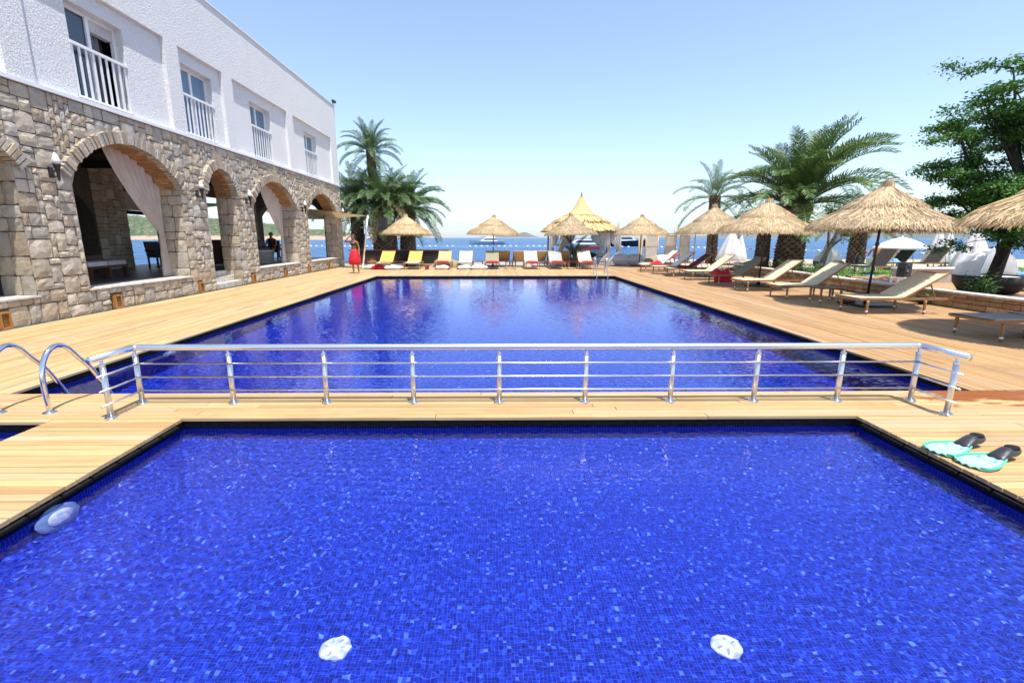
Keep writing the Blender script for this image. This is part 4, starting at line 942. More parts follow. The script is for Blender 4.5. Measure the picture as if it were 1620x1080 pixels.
gcurt(-1.95,-1.55,.5,1,0.0); gcurt(-1.35,-1.85,.85,1,-.15); gcurt(2.05,-1.55,.75,-1,0.0); gcurt(1.75,1.36,.9,-1,0); gcurt(1.2,-1.88,.55,-1,-.2)
MB().box(-1.5,1.6,-.5,1.2,.0,.34).build('platform', m_canvasw, G)
cushion(6.9,31.2,.375,1.0,.7,.22,m_canvasw,'daybed_cushion','white mattress cushion inside the reed gazebo','cushion'); cushion(6.0,31.1,.375,.8,.5,.28,m_dress,'daybed_cushion','black cushion heap inside the reed gazebo','cushion',.3)
def screen(x, y, w, rz, label):
    t = thing('folding_screen', label, 'folding screen', (x, y, 0), rz, 'bamboo framed fabric screens')
    for s in (-1,1): MB().tube([(s*w/2,0,0),(s*w/2,0,1.78)], .032, 8).build('upright', m_bamboo, t, True)
    for z in (.08,1.08,1.74): MB().tube([(-w/2,0,z),(w/2,0,z)], .022, 8).build('crossbar', m_bamboo, t, True)
    for z0, z1 in ((.1,1.06),(1.10,1.72)): MB().box(-w/2+.02,w/2-.02,-.006,.006,z0,z1).build('panel', m_paper, t)
for a in ((9.1,30.6,.6,.9,'narrow bamboo screen panel behind the fourth sea parasol'),(9.9,30.9,.8,.1,'bamboo screen panel just right of the fourth sea parasol'),(11.2,31.2,.66,-.1,'bamboo screen panel left of the open gap'),(12.1,31.2,.7,.25,'bamboo screen panel nearest the small palm')): screen(*a)
t = thing('pergola_beam', 'pale bamboo beam spanning the top of the fabric screens', 'beam', (10.75,30.95,1.80)); MB().bar((-1.6,0,.02),(2.2,0,.05),.07,.07).build('beam_body', m_bamboo, t); MB().tube([(.55,0,.07),(.55,0,.35)], .03, 8).build('stub_post', m_white, t)
for s, x in ((0,-1.2),(1,1.9)): MB().tube([(x,0,-1.8),(x,0,.0)], .035, 8).build('support', m_bamboo, t, True)
# tan canvas boat-shaped loungers by the screens
def pod(x, y, L, w, h, rz, label):
    t = thing('pod_daybed', label, 'daybed', (x, y, 0), rz, 'canvas pod daybeds')
    def pt(u, v): a = PI*v; q = math.sin(PI*min(1, .08+u*.92))**.5; return ((u-.5)*L, -math.cos(a)*w/2*q, .02+h*math.sin(a)*(.25+.75*u)*q)
    MB().grid(pt, 18, 12).build('shell', m_tan, t, True); MB().tube([((u-.5)*L, -w/2*math.sin(PI*min(1, .08+u*.92))**.5, .06+.05*u) for u in [i/12 for i in range(13)]], .04, 8).build('rim', m_canvasw, t, True)
    MB().grid(lambda u, v: tuple(a+b for a, b in zip(pt(.5+.5*u, .06+.3*v), (0,-.02,.05))), 8, 6).build('pad', m_canvasw, t, True)
pod(9.6,29.3,2.6,1.2,.85,.05,'tan canvas pod daybed in front of the bamboo screens'); pod(-2.6,27.2,1.9,1.1,.75,PI,'tan canvas pod daybed behind the tan lounger')
for x, y, l in ((7.5,29.0,'white bean bag right of the gazebo curtains'),(8.3,28.9,'white bean bag behind the fourth sea parasol pole')): cushion(x, y, 0, 1.0, .8, .62, m_canvasw, 'bean_bag', l, 'bean bag')

# ------------------------------------------------------------------ palms
def frond_mesh(L, e0, droop, n, seed, mat, lw=.55):
    r = random.Random(seed); mb = MB(); P = []; a = e0; p = Vector((0,0,0)); N = 16
    for i in range(N+1):
        P.append(p.copy()); t_ = i/N; a = e0-droop*t_**1.5; p += Vector((math.cos(a), 0, math.sin(a)))*L/N
    mb.tube(P[::2], [.028*(1-i/8.5)+.004 for i in range(len(P[::2]))], 4, False)
    for i in range(n):
        t_ = .12+.88*(i+r.random()*.4)/n; k = min(N-1, int(t_*N)); f = t_*N-k; q = P[k].lerp(P[k+1], f); T = (P[k+1]-P[k]).normalized(); up = Vector((-T.z, 0, T.x))
        ll = lw*(.35+.65*math.sin(PI*min(1, .15+t_*.80)))*(1 if t_ < .9 else .75)
        for s in (-1,1):
            d = (T*r.uniform(.55,.85)+Vector((0,s,0))*r.uniform(.65,.9)+up*r.uniform(.15,.6)).normalized(); w = (T-d*T.dot(d)).normalized()*.016
            e = q+d*ll*.55; g = q+d*ll+Vector((0,0,-.16*ll-r.uniform(0,.12)*ll))
            mb.add([q-w*.6, q+w*.6, e+w, e-w, g], [(0,1,2,3),(3,2,4)])
    return mb.mesh('frond', mat)
FM = {}
def fronds(mat):
    if mat.name not in FM: FM[mat.name] = [[frond_mesh(1.0*3.0, e, d, 52, int(e*100)+s*7, mat) for s in range(2)] for e, d in ((R(78),R(50)),(R(58),R(80)),(R(34),R(85)),(R(8),R(75)),(R(-25),R(45)))]
    return FM[mat.name]
def palm(loc, hgt, tr, crown_s, nf, label, mat, seed, lean=(0,0), lev=(.16,.26,.28,.20,.10), dry=4, bulge=1.25, wind=0., scales=True):
    r = random.Random(seed); t = thing('palm_tree', label, 'palm tree', loc, 0, 'palm trees'); N = 10
    pts = [(lean[0]*(i/N)**1.4, lean[1]*(i/N)**1.4, hgt*i/N-.05*(i == 0)) for i in range(N+1)]
    rad = [tr*(1.18-.25*(i/N) if i < N-2 else 1.0*bulge*.92) for i in range(N+1)]
    tk = MB().tube(pts, rad, 16).build('trunk', m_palmbark, t, True)
    if scales:
        sb = MB(); rows = int(hgt/.13)
        for i in range(rows):
            f = i/rows; k = f*N; a0 = int(k); p = Vector(pts[a0]).lerp(Vector(pts[min(N, a0+1)]), k-a0); R0 = rad[a0]*.99; m_ = 11
            for j in range(m_):
                a = 2*PI*(j+(i % 2)*.5)/m_+r.uniform(-.06,.06); c = Vector((math.cos(a), math.sin(a), 0)); s = Vector((-math.sin(a), math.cos(a), 0)); w = R0*.26; o_ = R0+tr*r.uniform(.10,.18)
                sb.add([p+c*R0-s*w+Vector((0,0,-.05)), p+c*R0+s*w+Vector((0,0,-.05)), p+c*o_-s*w*.6+Vector((0,0,.05)), p+c*o_+s*w*.6+Vector((0,0,.05)), p+c*R0*.95+Vector((0,0,.14))], [(0,1,3,2),(2,3,4),(0,2,4),(1,4,3)])
        tag(sb.build('bark_scales', m_palmstub, tk), kind='stuff')
    fm = fronds(mat); fy = fronds(m_frondy); k = 0
    for lv, sh in enumerate(lev):
        m_ = round(nf*sh)
        for i in range(m_):
            a = 2*PI*(i+r.uniform(-.35,.35))/m_+lv*.7; sc = crown_s*r.uniform(.86,1.12)*(1.0 if lv > 0 else .9)
            if wind: sc *= 1+.08*math.cos(a)
            old = (lv == 4 and r.random() < .4) or (lv == 3 and r.random() < .12)
            link('frond', (fy if old and dry else fm)[lv][r.randrange(2)], t, (pts[-1][0]+.12*tr*math.cos(a)*4, pts[-1][1]+.12*tr*math.sin(a)*4, hgt-.10+.12*(2-lv)*.5), (r.uniform(-.15,.15), r.uniform(-.12,.12)-wind*.16*math.cos(a), a), (sc, sc, sc))
    return t
palm((-8.0,33.2,-.2), 7.35, .24, .72, 46, 'tall slender palm rising above the others beside the hotel corner', m_frond, 2, (-.15,0), dry=1, lev=(.22,.26,.24,.18,.10))
palm((-7.35,33.0,-.1), 3.8, .62, 1.05, 84, 'broad low palm with a thick dark trunk behind the woman', m_frond, 4, (-.1,0), scales=True)
palm((-6.1,33.9,-.1), 3.7, .45, .95, 78, 'palm with pale drooping fronds behind the first sea parasol', m_frond, 6, (.1,0))
palm((-9.7,34.6,-.1), 4.0, .4, 1.05, 66, 'palm half hidden behind the hotel corner', m_frond, 8)
palm((13.45,22.2,.0), 3.15, .50, 1.22, 88, 'big palm with a thick scaly trunk and windblown crown in the garden', m_frondd, 11, (.15,0), wind=1., lev=(.34,.34,.22,.10,.0))
palm((12.6,22.9,.0), 2.5, .27, .05, 4, 'bare scaly palm stump beside the thick trunk', m_frondd, 12, (0,0))
palm((13.45,30.2,.0), 4.1, .27, .82, 20, 'smaller sparse palm behind the right deck parasols', m_frond, 13, (-.1,0), lev=(.20,.25,.25,.2,.1))
palm((20.3,27.2,.0), 2.55, .36, .78, 34, 'short palm beyond the lawn behind the leaning parasol', m_frondd, 14, lev=(.12,.25,.33,.25,.05))
# potted cycad in front of the gazebo
t = thing('potted_palm', 'young potted palm in front of the reed gazebo', 'potted palm', (4.75,29.3,-.02)); MB().lathe([(.2,0),(.27,.38),(.29,.42),(.24,.42),(.22,.3)], 18).build('pot', m_terra, t, True)
for i in range(16):
    a = i*2.4; lv = (0,1,1,2)[i % 4]; link('frond', fronds(m_frond)[lv][i % 2], t, (0,0,.4), (0,0,a), (.55,.55,.55))

# ------------------------------------------------------------------ leafy trees and shrubs
def leafy(name, label, cat, loc, limbs, trunk, leafn, lsize, spread, mat, bark, seed, flat=.5, group=None, sub=3):
    r = random.Random(seed); t = thing(name, label, cat, loc, 0, group); mb = MB(); lf = MB()
    mb.tube([p[:3] for p in trunk], [p[3] for p in trunk], 12)
    for (start, end, r0) in limbs:
        a = Vector(trunk[start][:3]); b = Vector(end); mid = a.lerp(b, .5)+Vector((r.uniform(-.25,.25), r.uniform(-.25,.25), r.uniform(.0,.35)))
        pts = [a.lerp(mid, .5), mid, mid.lerp(b, .5)+Vector((0,0,.08)), b]; pts = [a]+pts
        mb.tube(pts, [r0*(1-.2*i) for i in range(len(pts))], 7)
        tips = [b]
        for k in range(sub):
            s = pts[2+k % 3]; e = s+Vector((r.gauss(0,spread), r.gauss(0,spread), r.gauss(.05, spread*flat))); mb.tube([s, s.lerp(e, .5)+Vector((0,0,.06)), e], [r0*.35, r0*.25, r0*.1], 5); tips.append(e)
        for c in tips:
            for q in range(3):
                cc = c+Vector((r.gauss(0,spread*.5), r.gauss(0,spread*.5), r.gauss(0,spread*flat*.4))); nl = leafn//3
                for i in range(nl):
                    p = cc+Vector((r.gauss(0,spread*.34), r.gauss(0,spread*.34), r.gauss(0,spread*flat*.30)))
                    d = Vector((r.gauss(0,1), r.gauss(0,1), r.gauss(-.25,.5))).normalized(); s = d.cross(Vector((r.gauss(0,.5), r.gauss(0,.5), 1))).normalized(); l = lsize*r.uniform(.6,1.3)
                    lf.add([p, p+d*l*.5+s*l*.26, p+d*l, p+d*l*.5-s*l*.26], [(0,1,2,3)])
    mb.build('trunk', bark, t, True); lf.build('crown', mat, t); return t
lims = [(2,(-1.75,.0,4.3),.07),(2,(-1.15,.3,4.1),.06),(3,(-.9,-.2,5.0),.06),(3,(-.3,.2,5.5),.07),(3,(.35,0,5.6),.07),(3,(1.0,.2,5.2),.07),(2,(-1.3,.2,3.1),.06),(2,(-1.0,-.4,2.7),.06),(2,(-.6,.3,3.5),.06),(2,(-.5,-.5,2.25),.05),
        (2,(.2,-.6,3.0),.06),(3,(.2,.4,4.3),.06),(2,(1.2,-.2,3.4),.06),(2,(1.1,.4,2.5),.06),(2,(-.9,.5,2.1),.05),(1,(-.35,-.3,1.85),.04),(3,(-.1,-.3,4.7),.06),(3,(.7,-.3,4.4),.06),(2,(.5,-.7,2.3),.05),(3,(1.6,.1,4.4),.06),(2,(-1.3,.1,2.5),.05),(2,(-.2,.6,2.6),.05),(2,(.6,.5,3.4),.05),(2,(-.3,.0,3.0),.05),(2,(.9,.0,2.0),.05),(1,(.2,-.5,1.75),.04),(3,(-1.3,-.2,4.7),.05),(3,(.9,-.2,6.0),.05)]
leafy('leafy_tree', 'dark green leafy tree with a leaning trunk growing in the garden bed', 'tree', (12.65,12.2,.05), lims, [(0,0,0,.17),(.12,.0,.7,.145),(.32,.05,1.5,.12),(.50,.1,2.7,.10),(.55,.1,4.2,.05)], 520, .085, .38, m_leaf, m_bark, 21, .48, sub=4)
leafy('olive_tree', 'thin grey twisted tree leaning out beside the thick palm trunk', 'tree', (13.6,20.6,.0), [(2,(.9,.1,2.1),.05),(2,(.5,-.2,2.5),.05),(3,(1.1,.1,2.7),.04),(3,(.2,.2,2.9),.04),(2,(1.3,0,1.7),.03)], [(0,0,0,.13),(.35,0,.45,.11),(.55,0,1.1,.08),(.85,.0,1.9,.06)], 40, .10, .22, m_bush, m_barkg, 22)
def shrub(loc, h, w, n, label, seed, flowers=False, mat=m_bush):
    r = random.Random(seed); t = thing('shrub', label, 'shrub', loc, 0, 'shrubs in the garden bed'); st = MB(); lf = MB()
    for i in range(n):
        a = r.uniform(0, 2*PI); d = r.uniform(.2,1)*w; top = Vector((d*math.cos(a), d*math.sin(a), h*r.uniform(.5,1.05))); b = Vector((top.x*.2, top.y*.2, 0)); st.tube([b, b.lerp(top, .6)+Vector((0,0,.03)), top], [.012,.009,.004], 5)
        for k in range(16):
            u = .3+.7*k/15; p = b.lerp(top, u); a2 = k*2.4; dd = Vector((math.cos(a2), math.sin(a2), r.uniform(.1,.7))).normalized(); l = r.uniform(.09,.17); s = dd.cross(Vector((0,0,1))).normalized()*l*.2
            lf.add([p, p+dd*l*.5+s, p+dd*l-Vector((0,0,.02)), p+dd*l*.5-s], [(0,1,2,3)])
    st.build('stems', m_bark, t); lf.build('foliage', mat, t); return t
for i, (x, y, h, w, n, l) in enumerate(((11.6,11.35,.75,.38,16,'leafy shrub in front of the dark wicker daybed'),(13.6,11.9,.65,.3,11,'leafy shrub right of the leaning tree trunk'),(11.15,12.6,.30,.5,12,'low creeper behind the raised cream lounger back'),(11.25,13.6,.26,.5,12,'low creeper left of the raised cream lounger'),
      (11.2,15.0,.28,.5,10,'low creeper under the leaning parasol'),(11.3,16.9,.55,.4,10,'spindly shrub by the garden wall below the lawn'),(11.9,18.2,.6,.45,12,'shrub beside the far end of the garden wall'),(12.0,19.6,.7,.5,14,'grey green shrub at the foot of the thick palm'),
      (12.3,21.4,.6,.45,12,'dark shrub behind the olive lounger back'),(10.45,11.6,.25,.25,8,'small plant at the foot of the garden wall by the cream lounger'),(14.6,12.5,.3,.4,8,'small plant at the right edge of the garden bed'))):
    shrub((x, y, .06 if x > 10.9 else 0), h, w, n, l, 40+i)

# low garden wall with white coping
GW = thing('garden_wall', 'low golden stone garden wall with white coping along the right deck', 'wall', (0,0,0))
gp = [(10.68,5.0),(10.72,9.0),(10.66,11.0),(10.72,13.0),(10.85,15.6),(11.05,17.8),(11.1,20.7),(11.4,23.0)]
HW = .34; gm = MB(); cp = MB(); r = random.Random(77); gi = 0
for (xa, ya), (xb, yb) in zip(gp, gp[1:]):
    d = Vector((xb-xa, yb-ya, 0)); L = d.length; d /= L; ang = math.atan2(d.y, d.x); nrm = Vector((d.y, -d.x, 0)); c = Vector((xa+xb, ya+yb, 0))/2
    gm.obox(c+nrm*.13+Vector((0,0,HW/2-.01)), (L, .22, HW-.02), Matrix.Rotation(ang, 3, 'Z'))
    s = 0
    while s < L-.02:
        l = min(r.uniform(.5,.8), L-s); cpt = Vector((xa, ya, 0))+d*(s+l/2)+nrm*.13; cp = MB().obox((0,0,0), (l-.006,.34,.045)).build('coping_slab', m_cap, GW, False, cpt+Vector((0,0,HW+.012))); cp.rotation_euler = (0,0,ang); s += l
    z = 0
    while z < HW-.05:
        h = min(r.uniform(.09,.16), HW-.015-z); s = 0
        if HW-.015-z-h < .05: h = HW-.015-z
        while s < L-.03:
            l = min(r.uniform(.16,.42), L-s)
            if L-s-l < .1: l = L-s
            p = Vector((xa, ya, 0))+d*(s+l/2)
            link('stone', SG[r.randrange(14)], GW, (p.x+nrm.x*.02, p.y+nrm.y*.02, z+h/2), (0,0,ang+PI/2), (.08*r.uniform(.7,1.2), l-.012, h-.012)); s += l
        z += h
gm.build('wall_core', m_mortar, GW)
struct(MB().box(10.98,16,10.2,13.2,.0,.055).build('garden_bed', m_soil))

# garden furniture beyond the wall
def basket_bed(loc, rz, label, s=1):
    t = thing('wicker_daybed', label, 'daybed', loc, rz, 'round canopied wicker daybeds', s)
    MB().lathe([(.55,0),(.80,.10),(.98,.38),(1.02,.66),(.97,.66),(.93,.46),(.02,.42)], 36).build('basket', m_wicker, t, True)
    MB().lathe([(.93,.44),(.92,.56),(.80,.62),(.02,.63)], 30).build('mattress', m_canvasw, t, True)
    def pt(u, v):
        a = R(-15)+R(210)*u; e = R(90)*v*1.02; q = 1.0+.015*math.sin(v*26)
        return (1.0*math.cos(e)*math.cos(a)*q, 1.0*math.cos(e)*math.sin(a)*q, .62+.98*math.sin(e)*q)
    MB().grid(pt, 26, 14).build('canopy', m_canvasw, t, True)
    for a in (-15,90,195): MB().tube([(1.0*math.cos(R(e))*math.cos(R(a)), 1.0*math.cos(R(e))*math.sin(R(a)), .62+.98*math.sin(R(e))) for e in range(0,95,10)], .016, 6).build('hoop', m_alu, t, True)
basket_bed((14.2,13.7,.02), R(15), 'dark round wicker daybed with a white hood behind the leaning tree', .80)
basket_bed((16.3,23.6,.05), R(10), 'small looking round wicker daybed with white hood at the far end of the lawn', .64)
pod(12.6,23.9,2.0,1.3,.75,.1,'pod daybed with a pale rim half hidden behind the olive lounger')
towel(15.9,14.4,.45,.9,.7,m_bluetowel,'bright blue towel draped on a seat right of the leaning tree',31,.3,.3)
t = thing('lounge_seat', 'dark low seat under the bright blue towel', 'seat', (15.9,14.4,.03)); MB().box(-.5,.5,-.4,.4,.2,.42).build('seat_box', m_wicker, t)
for sx in (-.42,.42):
    for sy in (-.32,.32): MB().box(sx-.04,sx+.04,sy-.04,sy+.04,0,.2).build('leg', m_iron, t)
def closed_umb(loc, h, rb, label, seed, lean=0):
    r = random.Random(seed); t = thing('folded_parasol', label, 'parasol', loc, 0, 'folded white beach parasols'); ph = r.uniform(0, 6)
    MB().lathe([(rb*.95,.24),(rb,.30),(rb*.80,h*.36),(rb*.56,h*.58),(rb*.30,h*.80),(.07,h*.94),(.015,h)], 40, wob=lambda a, i: (.16*math.sin(a*6+ph)+.06*math.sin(a*13))*(1 if i < 5 else .3)).build('canopy', m_canvasw, t, True)
    MB().tube([(0,0,0),(0,0,h+.06)], .024, 8).build('pole', m_white, t, True); MB().lathe([(.26,0),(.26,.06),(.05,.10)], 18).build('base', m_cap, t, True)
closed_umb((23.0,25.2,.03), 2.15, .50, 'folded white parasol, left one of the pair beyond the lawn', 1); closed_umb((24.7,26.4,.03), 2.05, .42, 'folded white parasol, right one of the pair beyond the lawn', 2)
closed_umb((17.15,17.3,.03), 1.95, .62, 'large folded white parasol hanging wide left of the hooded daybed', 3); closed_umb((22.6,17.6,.03), 2.0, .4, 'folded white parasol at the right picture edge behind the blue towel', 4)
closed_umb((13.85,28.6,.03), 2.05, .72, 'broad tent-like folded white parasol behind the maroon lounger', 5); closed_umb((15.2,30.2,.03), 1.85, .40, 'slim folded white parasol right of the tent-like one', 6)
closed_umb((15.1,22.0,.03), 1.75, .30, 'folded white parasol behind the thin grey tree', 7); closed_umb((20.0,33.0,.03), 2.2, .5, 'folded white parasol above the small hooded daybed', 8)
t = thing('open_parasol', 'open white market parasol on the beach beyond the lawn', 'parasol', (20.6,24.6,.03))
MB().lathe([(1.15,1.0),(1.16,1.08),(.75,1.34),(.38,1.5),(.03,1.6)], 8, wob=lambda a, i: 0).build('canopy', m_canvasw, t); MB().tube([(0,0,0),(0,0,1.66)], .028, 8).build('pole', m_white, t, True); MB().lathe([(.3,0),(.3,.08),(.05,.11)], 18).build('base', m_cap, t, True)
for i, (x, y, a, l) in enumerate(((22.3,23.6,.4,'dark beach lounger left of the folded parasol pair'),(24.4,24.3,.4,'dark beach lounger under the folded parasol pair'),(19.2,23.9,.2,'dark beach lounger beside the sitting man'),(20.9,23.8,.3,'dark beach lounger under the open white parasol'),(15.9,20.9,.3,'black deck chair on the lawn near the thin grey tree'))): lounger((x, y, .04), a, 'dark', R(48), l, 'dark beach loungers')
def stool_speaker(loc, rz, s, label, label2):
    t = thing('white_stool', label2, 'stool', loc, rz, 'white stools carrying loudspeakers')
    MB().box(-.25,.25,-.22,.22,.26,.30).build('seat', m_white, t)
    for sx in (-.22,.22):
        for sy in (-.19,.19): MB().box(sx-.025,sx+.025,sy-.025,sy+.025,0,.26).build('leg', m_white, t)
    q = thing('loudspeaker', label, 'loudspeaker', (loc[0], loc[1], loc[2]+.302), rz, 'black party loudspeakers', s)
    mb = MB(); pr = [(-.22,-.2),(.22,-.2),(.26,.05),(.15,.22),(-.15,.22),(-.26,.05)]; k = len(pr); mb.add([(x, y, 0) for x, y in pr]+[(x*1.04, y, .45) for x, y in pr]+[(x*.8, y*.85, .70) for x, y in pr], [tuple(range(k-1,-1,-1)), tuple(2*k+i for i in range(k))]+[(a*k+i, a*k+(i+1) % k, (a+1)*k+(i+1) % k, (a+1)*k+i) for a in range(2) for i in range(k)])
    mb.build('cabinet', m_spk, q)
    for z, rad in ((.22,.16),(.53,.08)): o = MB().lathe([(rad,0),(rad*.8,-.02),(rad*.2,-.05)], 20).build('driver', m_spk, q, True); o.location = (0,-.205,z); o.rotation_euler = (R(90),0,0)
stool_speaker((13.3,15.6,.04), .3, .68, 'black loudspeaker on a white stool in front of the white wall', 'white stool under the nearer black loudspeaker'); stool_speaker((17.25,22.9,.05), .2, .55, 'black loudspeaker beside the hooded daybed at the lawn end', 'white stool under the farther black loudspeaker')
t = thing('white_bar_wall', 'low white rendered wall with grey front behind the raised cream lounger', 'wall', (16.2,17.0,.02)); MB().box(-2.0,1.2,-.12,.12,0,.50).build('wall_body', M('grey_render', (.42,.36,.33), rough=.8), t); MB().box(-2.05,1.25,-.17,.17,.50,.55).build('coping', m_white, t)
t = thing('white_planter', 'tall white planter in front of the short palm', 'planter', (18.0,23.0,.05)); MB().lathe([(.22,0),(.34,.62),(.30,.62),(.27,.5)], 4).build('pot', m_white, t); MB().lathe([(.28,.54),(.02,.56)], 4).build('soil', m_soil, t)
p = seated('man with a bare back sitting on the beach beside a blue towel', (18.9,24.0,.42), PI*.9, cloth=False)
t = thing('beach_seat', 'low wooden block under the sitting man', 'seat', (18.9,24.0,.03)); MB().box(-.3,.3,-.25,.25,0,.30).build('block', m_teak, t); MB().box(-.32,.32,-.27,.27,.30,.325).build('top_board', m_teak, t)
towel(19.6,23.9,.42,.7,.6,m_bluetowel,'blue towel beside the sitting man on the beach',33,.3)
JL = dict(pel=(0,0,.13,(.13,.11)), wst=(-.2,0,.13,(.11,.085)), chs=(-.42,0,.14,(.14,.10)), nck0=(-.56,0,.14,.065), nck=(-.62,0,.15,.05), hd=(-.73,0,.16,.08), top=(-.82,0,.16,.065), shl=(-.52,.18,.13,.052), ell=(-.50,.40,.07,.04), wrl=(-.72,.34,.06,.03),
  shr=(-.52,-.18,.13,.052), elr=(-.50,-.40,.07,.04), wrr=(-.72,-.34,.06,.03), hl=(.08,.09,.12,.095), kl=(.48,.11,.12,.06), al=(.88,.12,.07,.037), fl=(1.0,.13,.05,.03), hr=(.08,-.09,.12,.095), kr=(.46,-.12,.22,.06), ar=(.82,-.14,.07,.037), fr=(.95,-.15,.05,.03))
fingers(JL, E2 := [('pel','wst'),('wst','chs'),('chs','nck0'),('nck0','nck'),('nck','hd'),('hd','top'),('nck0','shl'),('shl','ell'),('ell','wrl'),('nck0','shr'),('shr','elr'),('elr','wrr'),('pel','hl'),('hl','kl'),('kl','al'),('al','fl'),('pel','hr'),('hr','kr'),('kr','ar'),('ar','fr')], 'wrl', (-.78,.32,.06), (-1,-.2,0), (0,0,-1))
PL = person('person', 'sunbather lying on a blue towel on the lawn', (12.75,16.3,.10), .1, JL, E2, 'pel'); MB().lathe([(.06,0),(.085,.05),(.07,.11),(.02,.13)], 14, (-.80,0,.13)).build('hair', m_hair, PL, True)
MB().lathe([(.145,-.06),(.15,0),(.135,.08)], 18, (0,0,0)).build('swim_shorts', m_bluetowel, PL, True); PL.children[-1].rotation_euler = (0, R(90), 0); PL.children[-1].location = (0,0,.125)
towel(12.7,16.3,.045,2.1,.9,m_bluetowel,'blue towel spread under the sunbather on the lawn',35,.05)

# ------------------------------------------------------------------ boats and the buoy line
def hull_mesh(L, w, h, mat, name, root, z0=0., bow=.35, z1=None):
    mb = MB(); N = 14; n = 9
    def pt(u, v):
        x = (u-.5)*L; fw = (1-max(0, (u-.55)/.45)**2.2)*.98+.02; a = (v-.5)*2; sh = h*(1+bow*max(0, u-.45)**1.6*2.2)
        s = 1-abs(a); y = w/2*fw*math.copysign(min(1, (1-s)**.0*abs(a)**.55), a) if a else 0
        return (x+(1-s)*.09*L*max(0, u-.6), y, z0-.3+(sh+.3)*abs(a)**1.3)
    mb.grid(pt, N, n*2); top = [pt(i/N, 0) for i in range(N+1)]+[pt(i/N, 1) for i in range(N, -1, -1)]; mb.add(top, [tuple(range(len(top)))])
    b = len(mb.v); tr_ = [pt(0, j/(2*n)) for j in range(2*n+1)]; mb.add(tr_, [tuple(range(len(tr_)))])
    return mb.build(name, mat, root, True)
def cabin(root, mat, x0, x1, w, z0, z1, rake=.6, glass=True, name='cabin'):
    mb = MB(); V = []
    for z, k, f in ((z0,1,0),(z1,.82,rake)): V += [(x0+f*.35,-w/2*k,z),(x1-f,-w/2*k,z),(x1-f,w/2*k,z),(x0+f*.35,w/2*k,z)]
    mb.add(V, [(3,2,1,0),(4,5,6,7),(0,1,5,4),(1,2,6,5),(2,3,7,6),(3,0,4,7)]); c = mb.build(name, mat, root)
    if glass:
        g = MB(); zm0, zm1 = z0+(z1-z0)*.35, z0+(z1-z0)*.82
        for s in (-1,1): g.add([(x0+.4,s*(w/2*.945+.01),zm0),(x1-rake*.5-.25,s*(w/2*.945+.01),zm0),(x1-rake*.85-.3,s*(w/2*.87+.01),zm1),(x0+.6,s*(w/2*.87+.01),zm1)], [(0,1,2,3)])
        g.build('window', m_glass, c)
    return c
t = thing('motor_yacht', 'white motor yacht anchored beyond the lone parasol', 'boat', (-3.5,198,Z_SEA), PI*1.02)
hull_mesh(14,4.0,1.3,m_hull,'hull',t); cabin(t, m_hull, -4.2, 3.2, 3.2, 1.2, 2.5, 2.4); cabin(t, m_hull, -3.2, 1.0, 2.6, 2.5, 3.2, 1.2, False, 'flybridge')
MB().box(-8.2,-6.8,-1.6,1.6,.15,.35).build('swim_platform', m_teak, t); MB().tube([(-2.5,0,3.2),(-3.2,0,4.3)], .06, 6).build('mast', m_alu, t)
t = thing('speedboat', 'white speedboat with a dark red stripe moored behind the gazebo', 'boat', (15.8,90,Z_SEA), PI*.96)
hull_mesh(9,2.9,1.45,m_hull,'hull',t, bow=.5); st_ = MB()
for s in (-1,1): st_.box(-3.6,1.0,s*1.44-.03,s*1.44+.03,.55,1.05)
st_.build('stripe', m_redhull, t); cabin(t, m_hull, -2.6, 2.4, 2.2, 1.35, 2.3, 1.6); MB().tube([(-1,0,2.3),(-1.6,0,3.3)], .04, 6).build('mast', m_alu, t)
t = thing('dark_cruiser', 'dark blue cruiser with a white cabin moored right of the gazebo', 'boat', (40.5,150,Z_SEA), PI*.04)
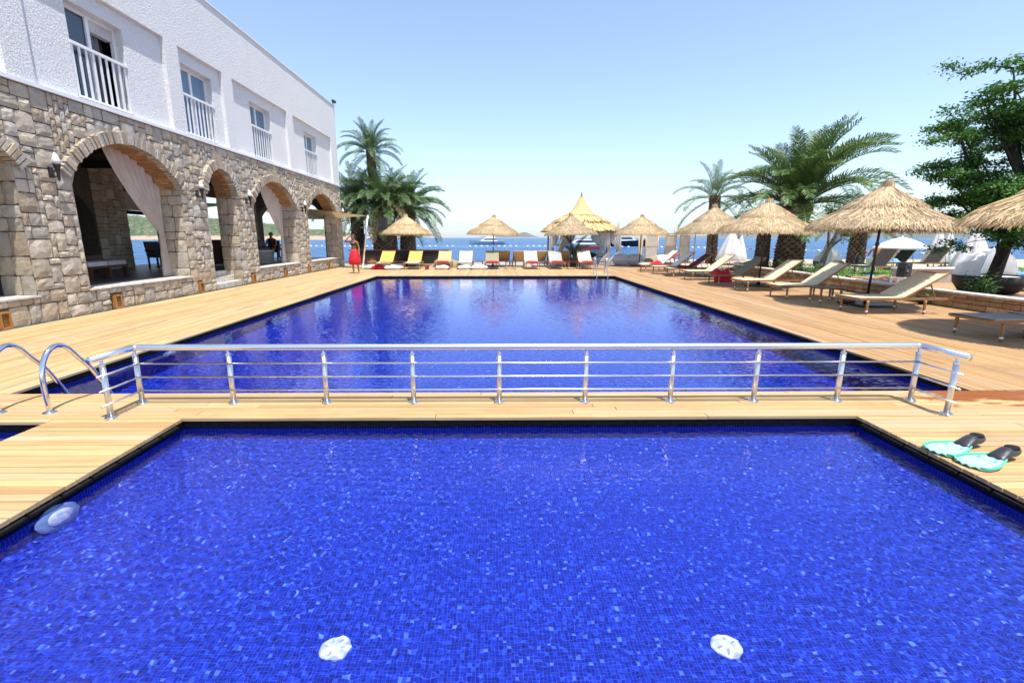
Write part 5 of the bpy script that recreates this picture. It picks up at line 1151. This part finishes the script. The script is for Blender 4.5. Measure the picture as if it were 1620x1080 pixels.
hull_mesh(13,3.8,1.7,m_navy,'hull',t, bow=.3); cabin(t, m_hull, -5.5, 2.5, 3.2, 1.6, 2.9, 1.8); cabin(t, m_hull, -4.8, .8, 2.9, 2.95, 3.6, .8, True, 'flybridge'); MB().box(-5.0,1.0,-1.5,1.5,4.1,4.2).build('hard_top', m_hull, t)
for x in (-4.6,.6): MB().tube([(x,-1.2,3.5),(x,-1.2,4.1)], .05, 6).build('strut', m_alu, t); MB().tube([(x,1.2,3.5),(x,1.2,4.1)], .05, 6).build('strut', m_alu, t)
BL = thing('buoy_line', 'line of small white and red floats marking the swimming area', 'buoy line', (0,0,Z_SEA)); r = random.Random(12)
fw_ = MB().lathe([(.04,-.34),(.20,-.28),(.24,0),(.20,.28),(.04,.34)], 10).mesh('float', m_buoyw, True); fr_ = MB().lathe([(.04,-.34),(.20,-.28),(.24,0),(.20,.28),(.04,.34)], 10).mesh('float', m_buoyr, True)
bp = [(-60,150),(-20,148),(20,146),(48,130),(62,108),(66,86),(70,70)]; rope = []
for (xa, ya), (xb, yb) in zip(bp, bp[1:]):
    L = math.hypot(xb-xa, yb-ya); m_ = int(L/1.7)
    for i in range(m_):
        u = i/m_; x, y = xa+(xb-xa)*u, ya+(yb-ya)*u; rope.append((x, y, .02))
        if r.random() < .8: link('float', fr_ if (y < 125 and i % 3 == 0) else fw_, BL, (x, y, .08), (0, R(90), math.atan2(yb-ya, xb-xa)))
MB().tube(rope, .03, 5).build('rope', m_buoyw, BL)

# ------------------------------------------------------------------ air
m = bpy.data.materials.new('haze_air'); m.use_nodes = True; n = m.node_tree; n.nodes.clear(); out = n.nodes.new('ShaderNodeOutputMaterial'); pv_ = n.nodes.new('ShaderNodeVolumePrincipled')
pv_.inputs['Color'].default_value = (.72,.87,1,1); pv_.inputs['Density'].default_value = .00006; pv_.inputs['Anisotropy'].default_value = .2; n.links.new(pv_.outputs[0], out.inputs['Volume'])
HAZE = True
if HAZE: tag(MB().box(-8300,8300,-120,8300,-3.6,230).build('haze', m), 'thin pale sea haze', 'haze', kind='stuff')
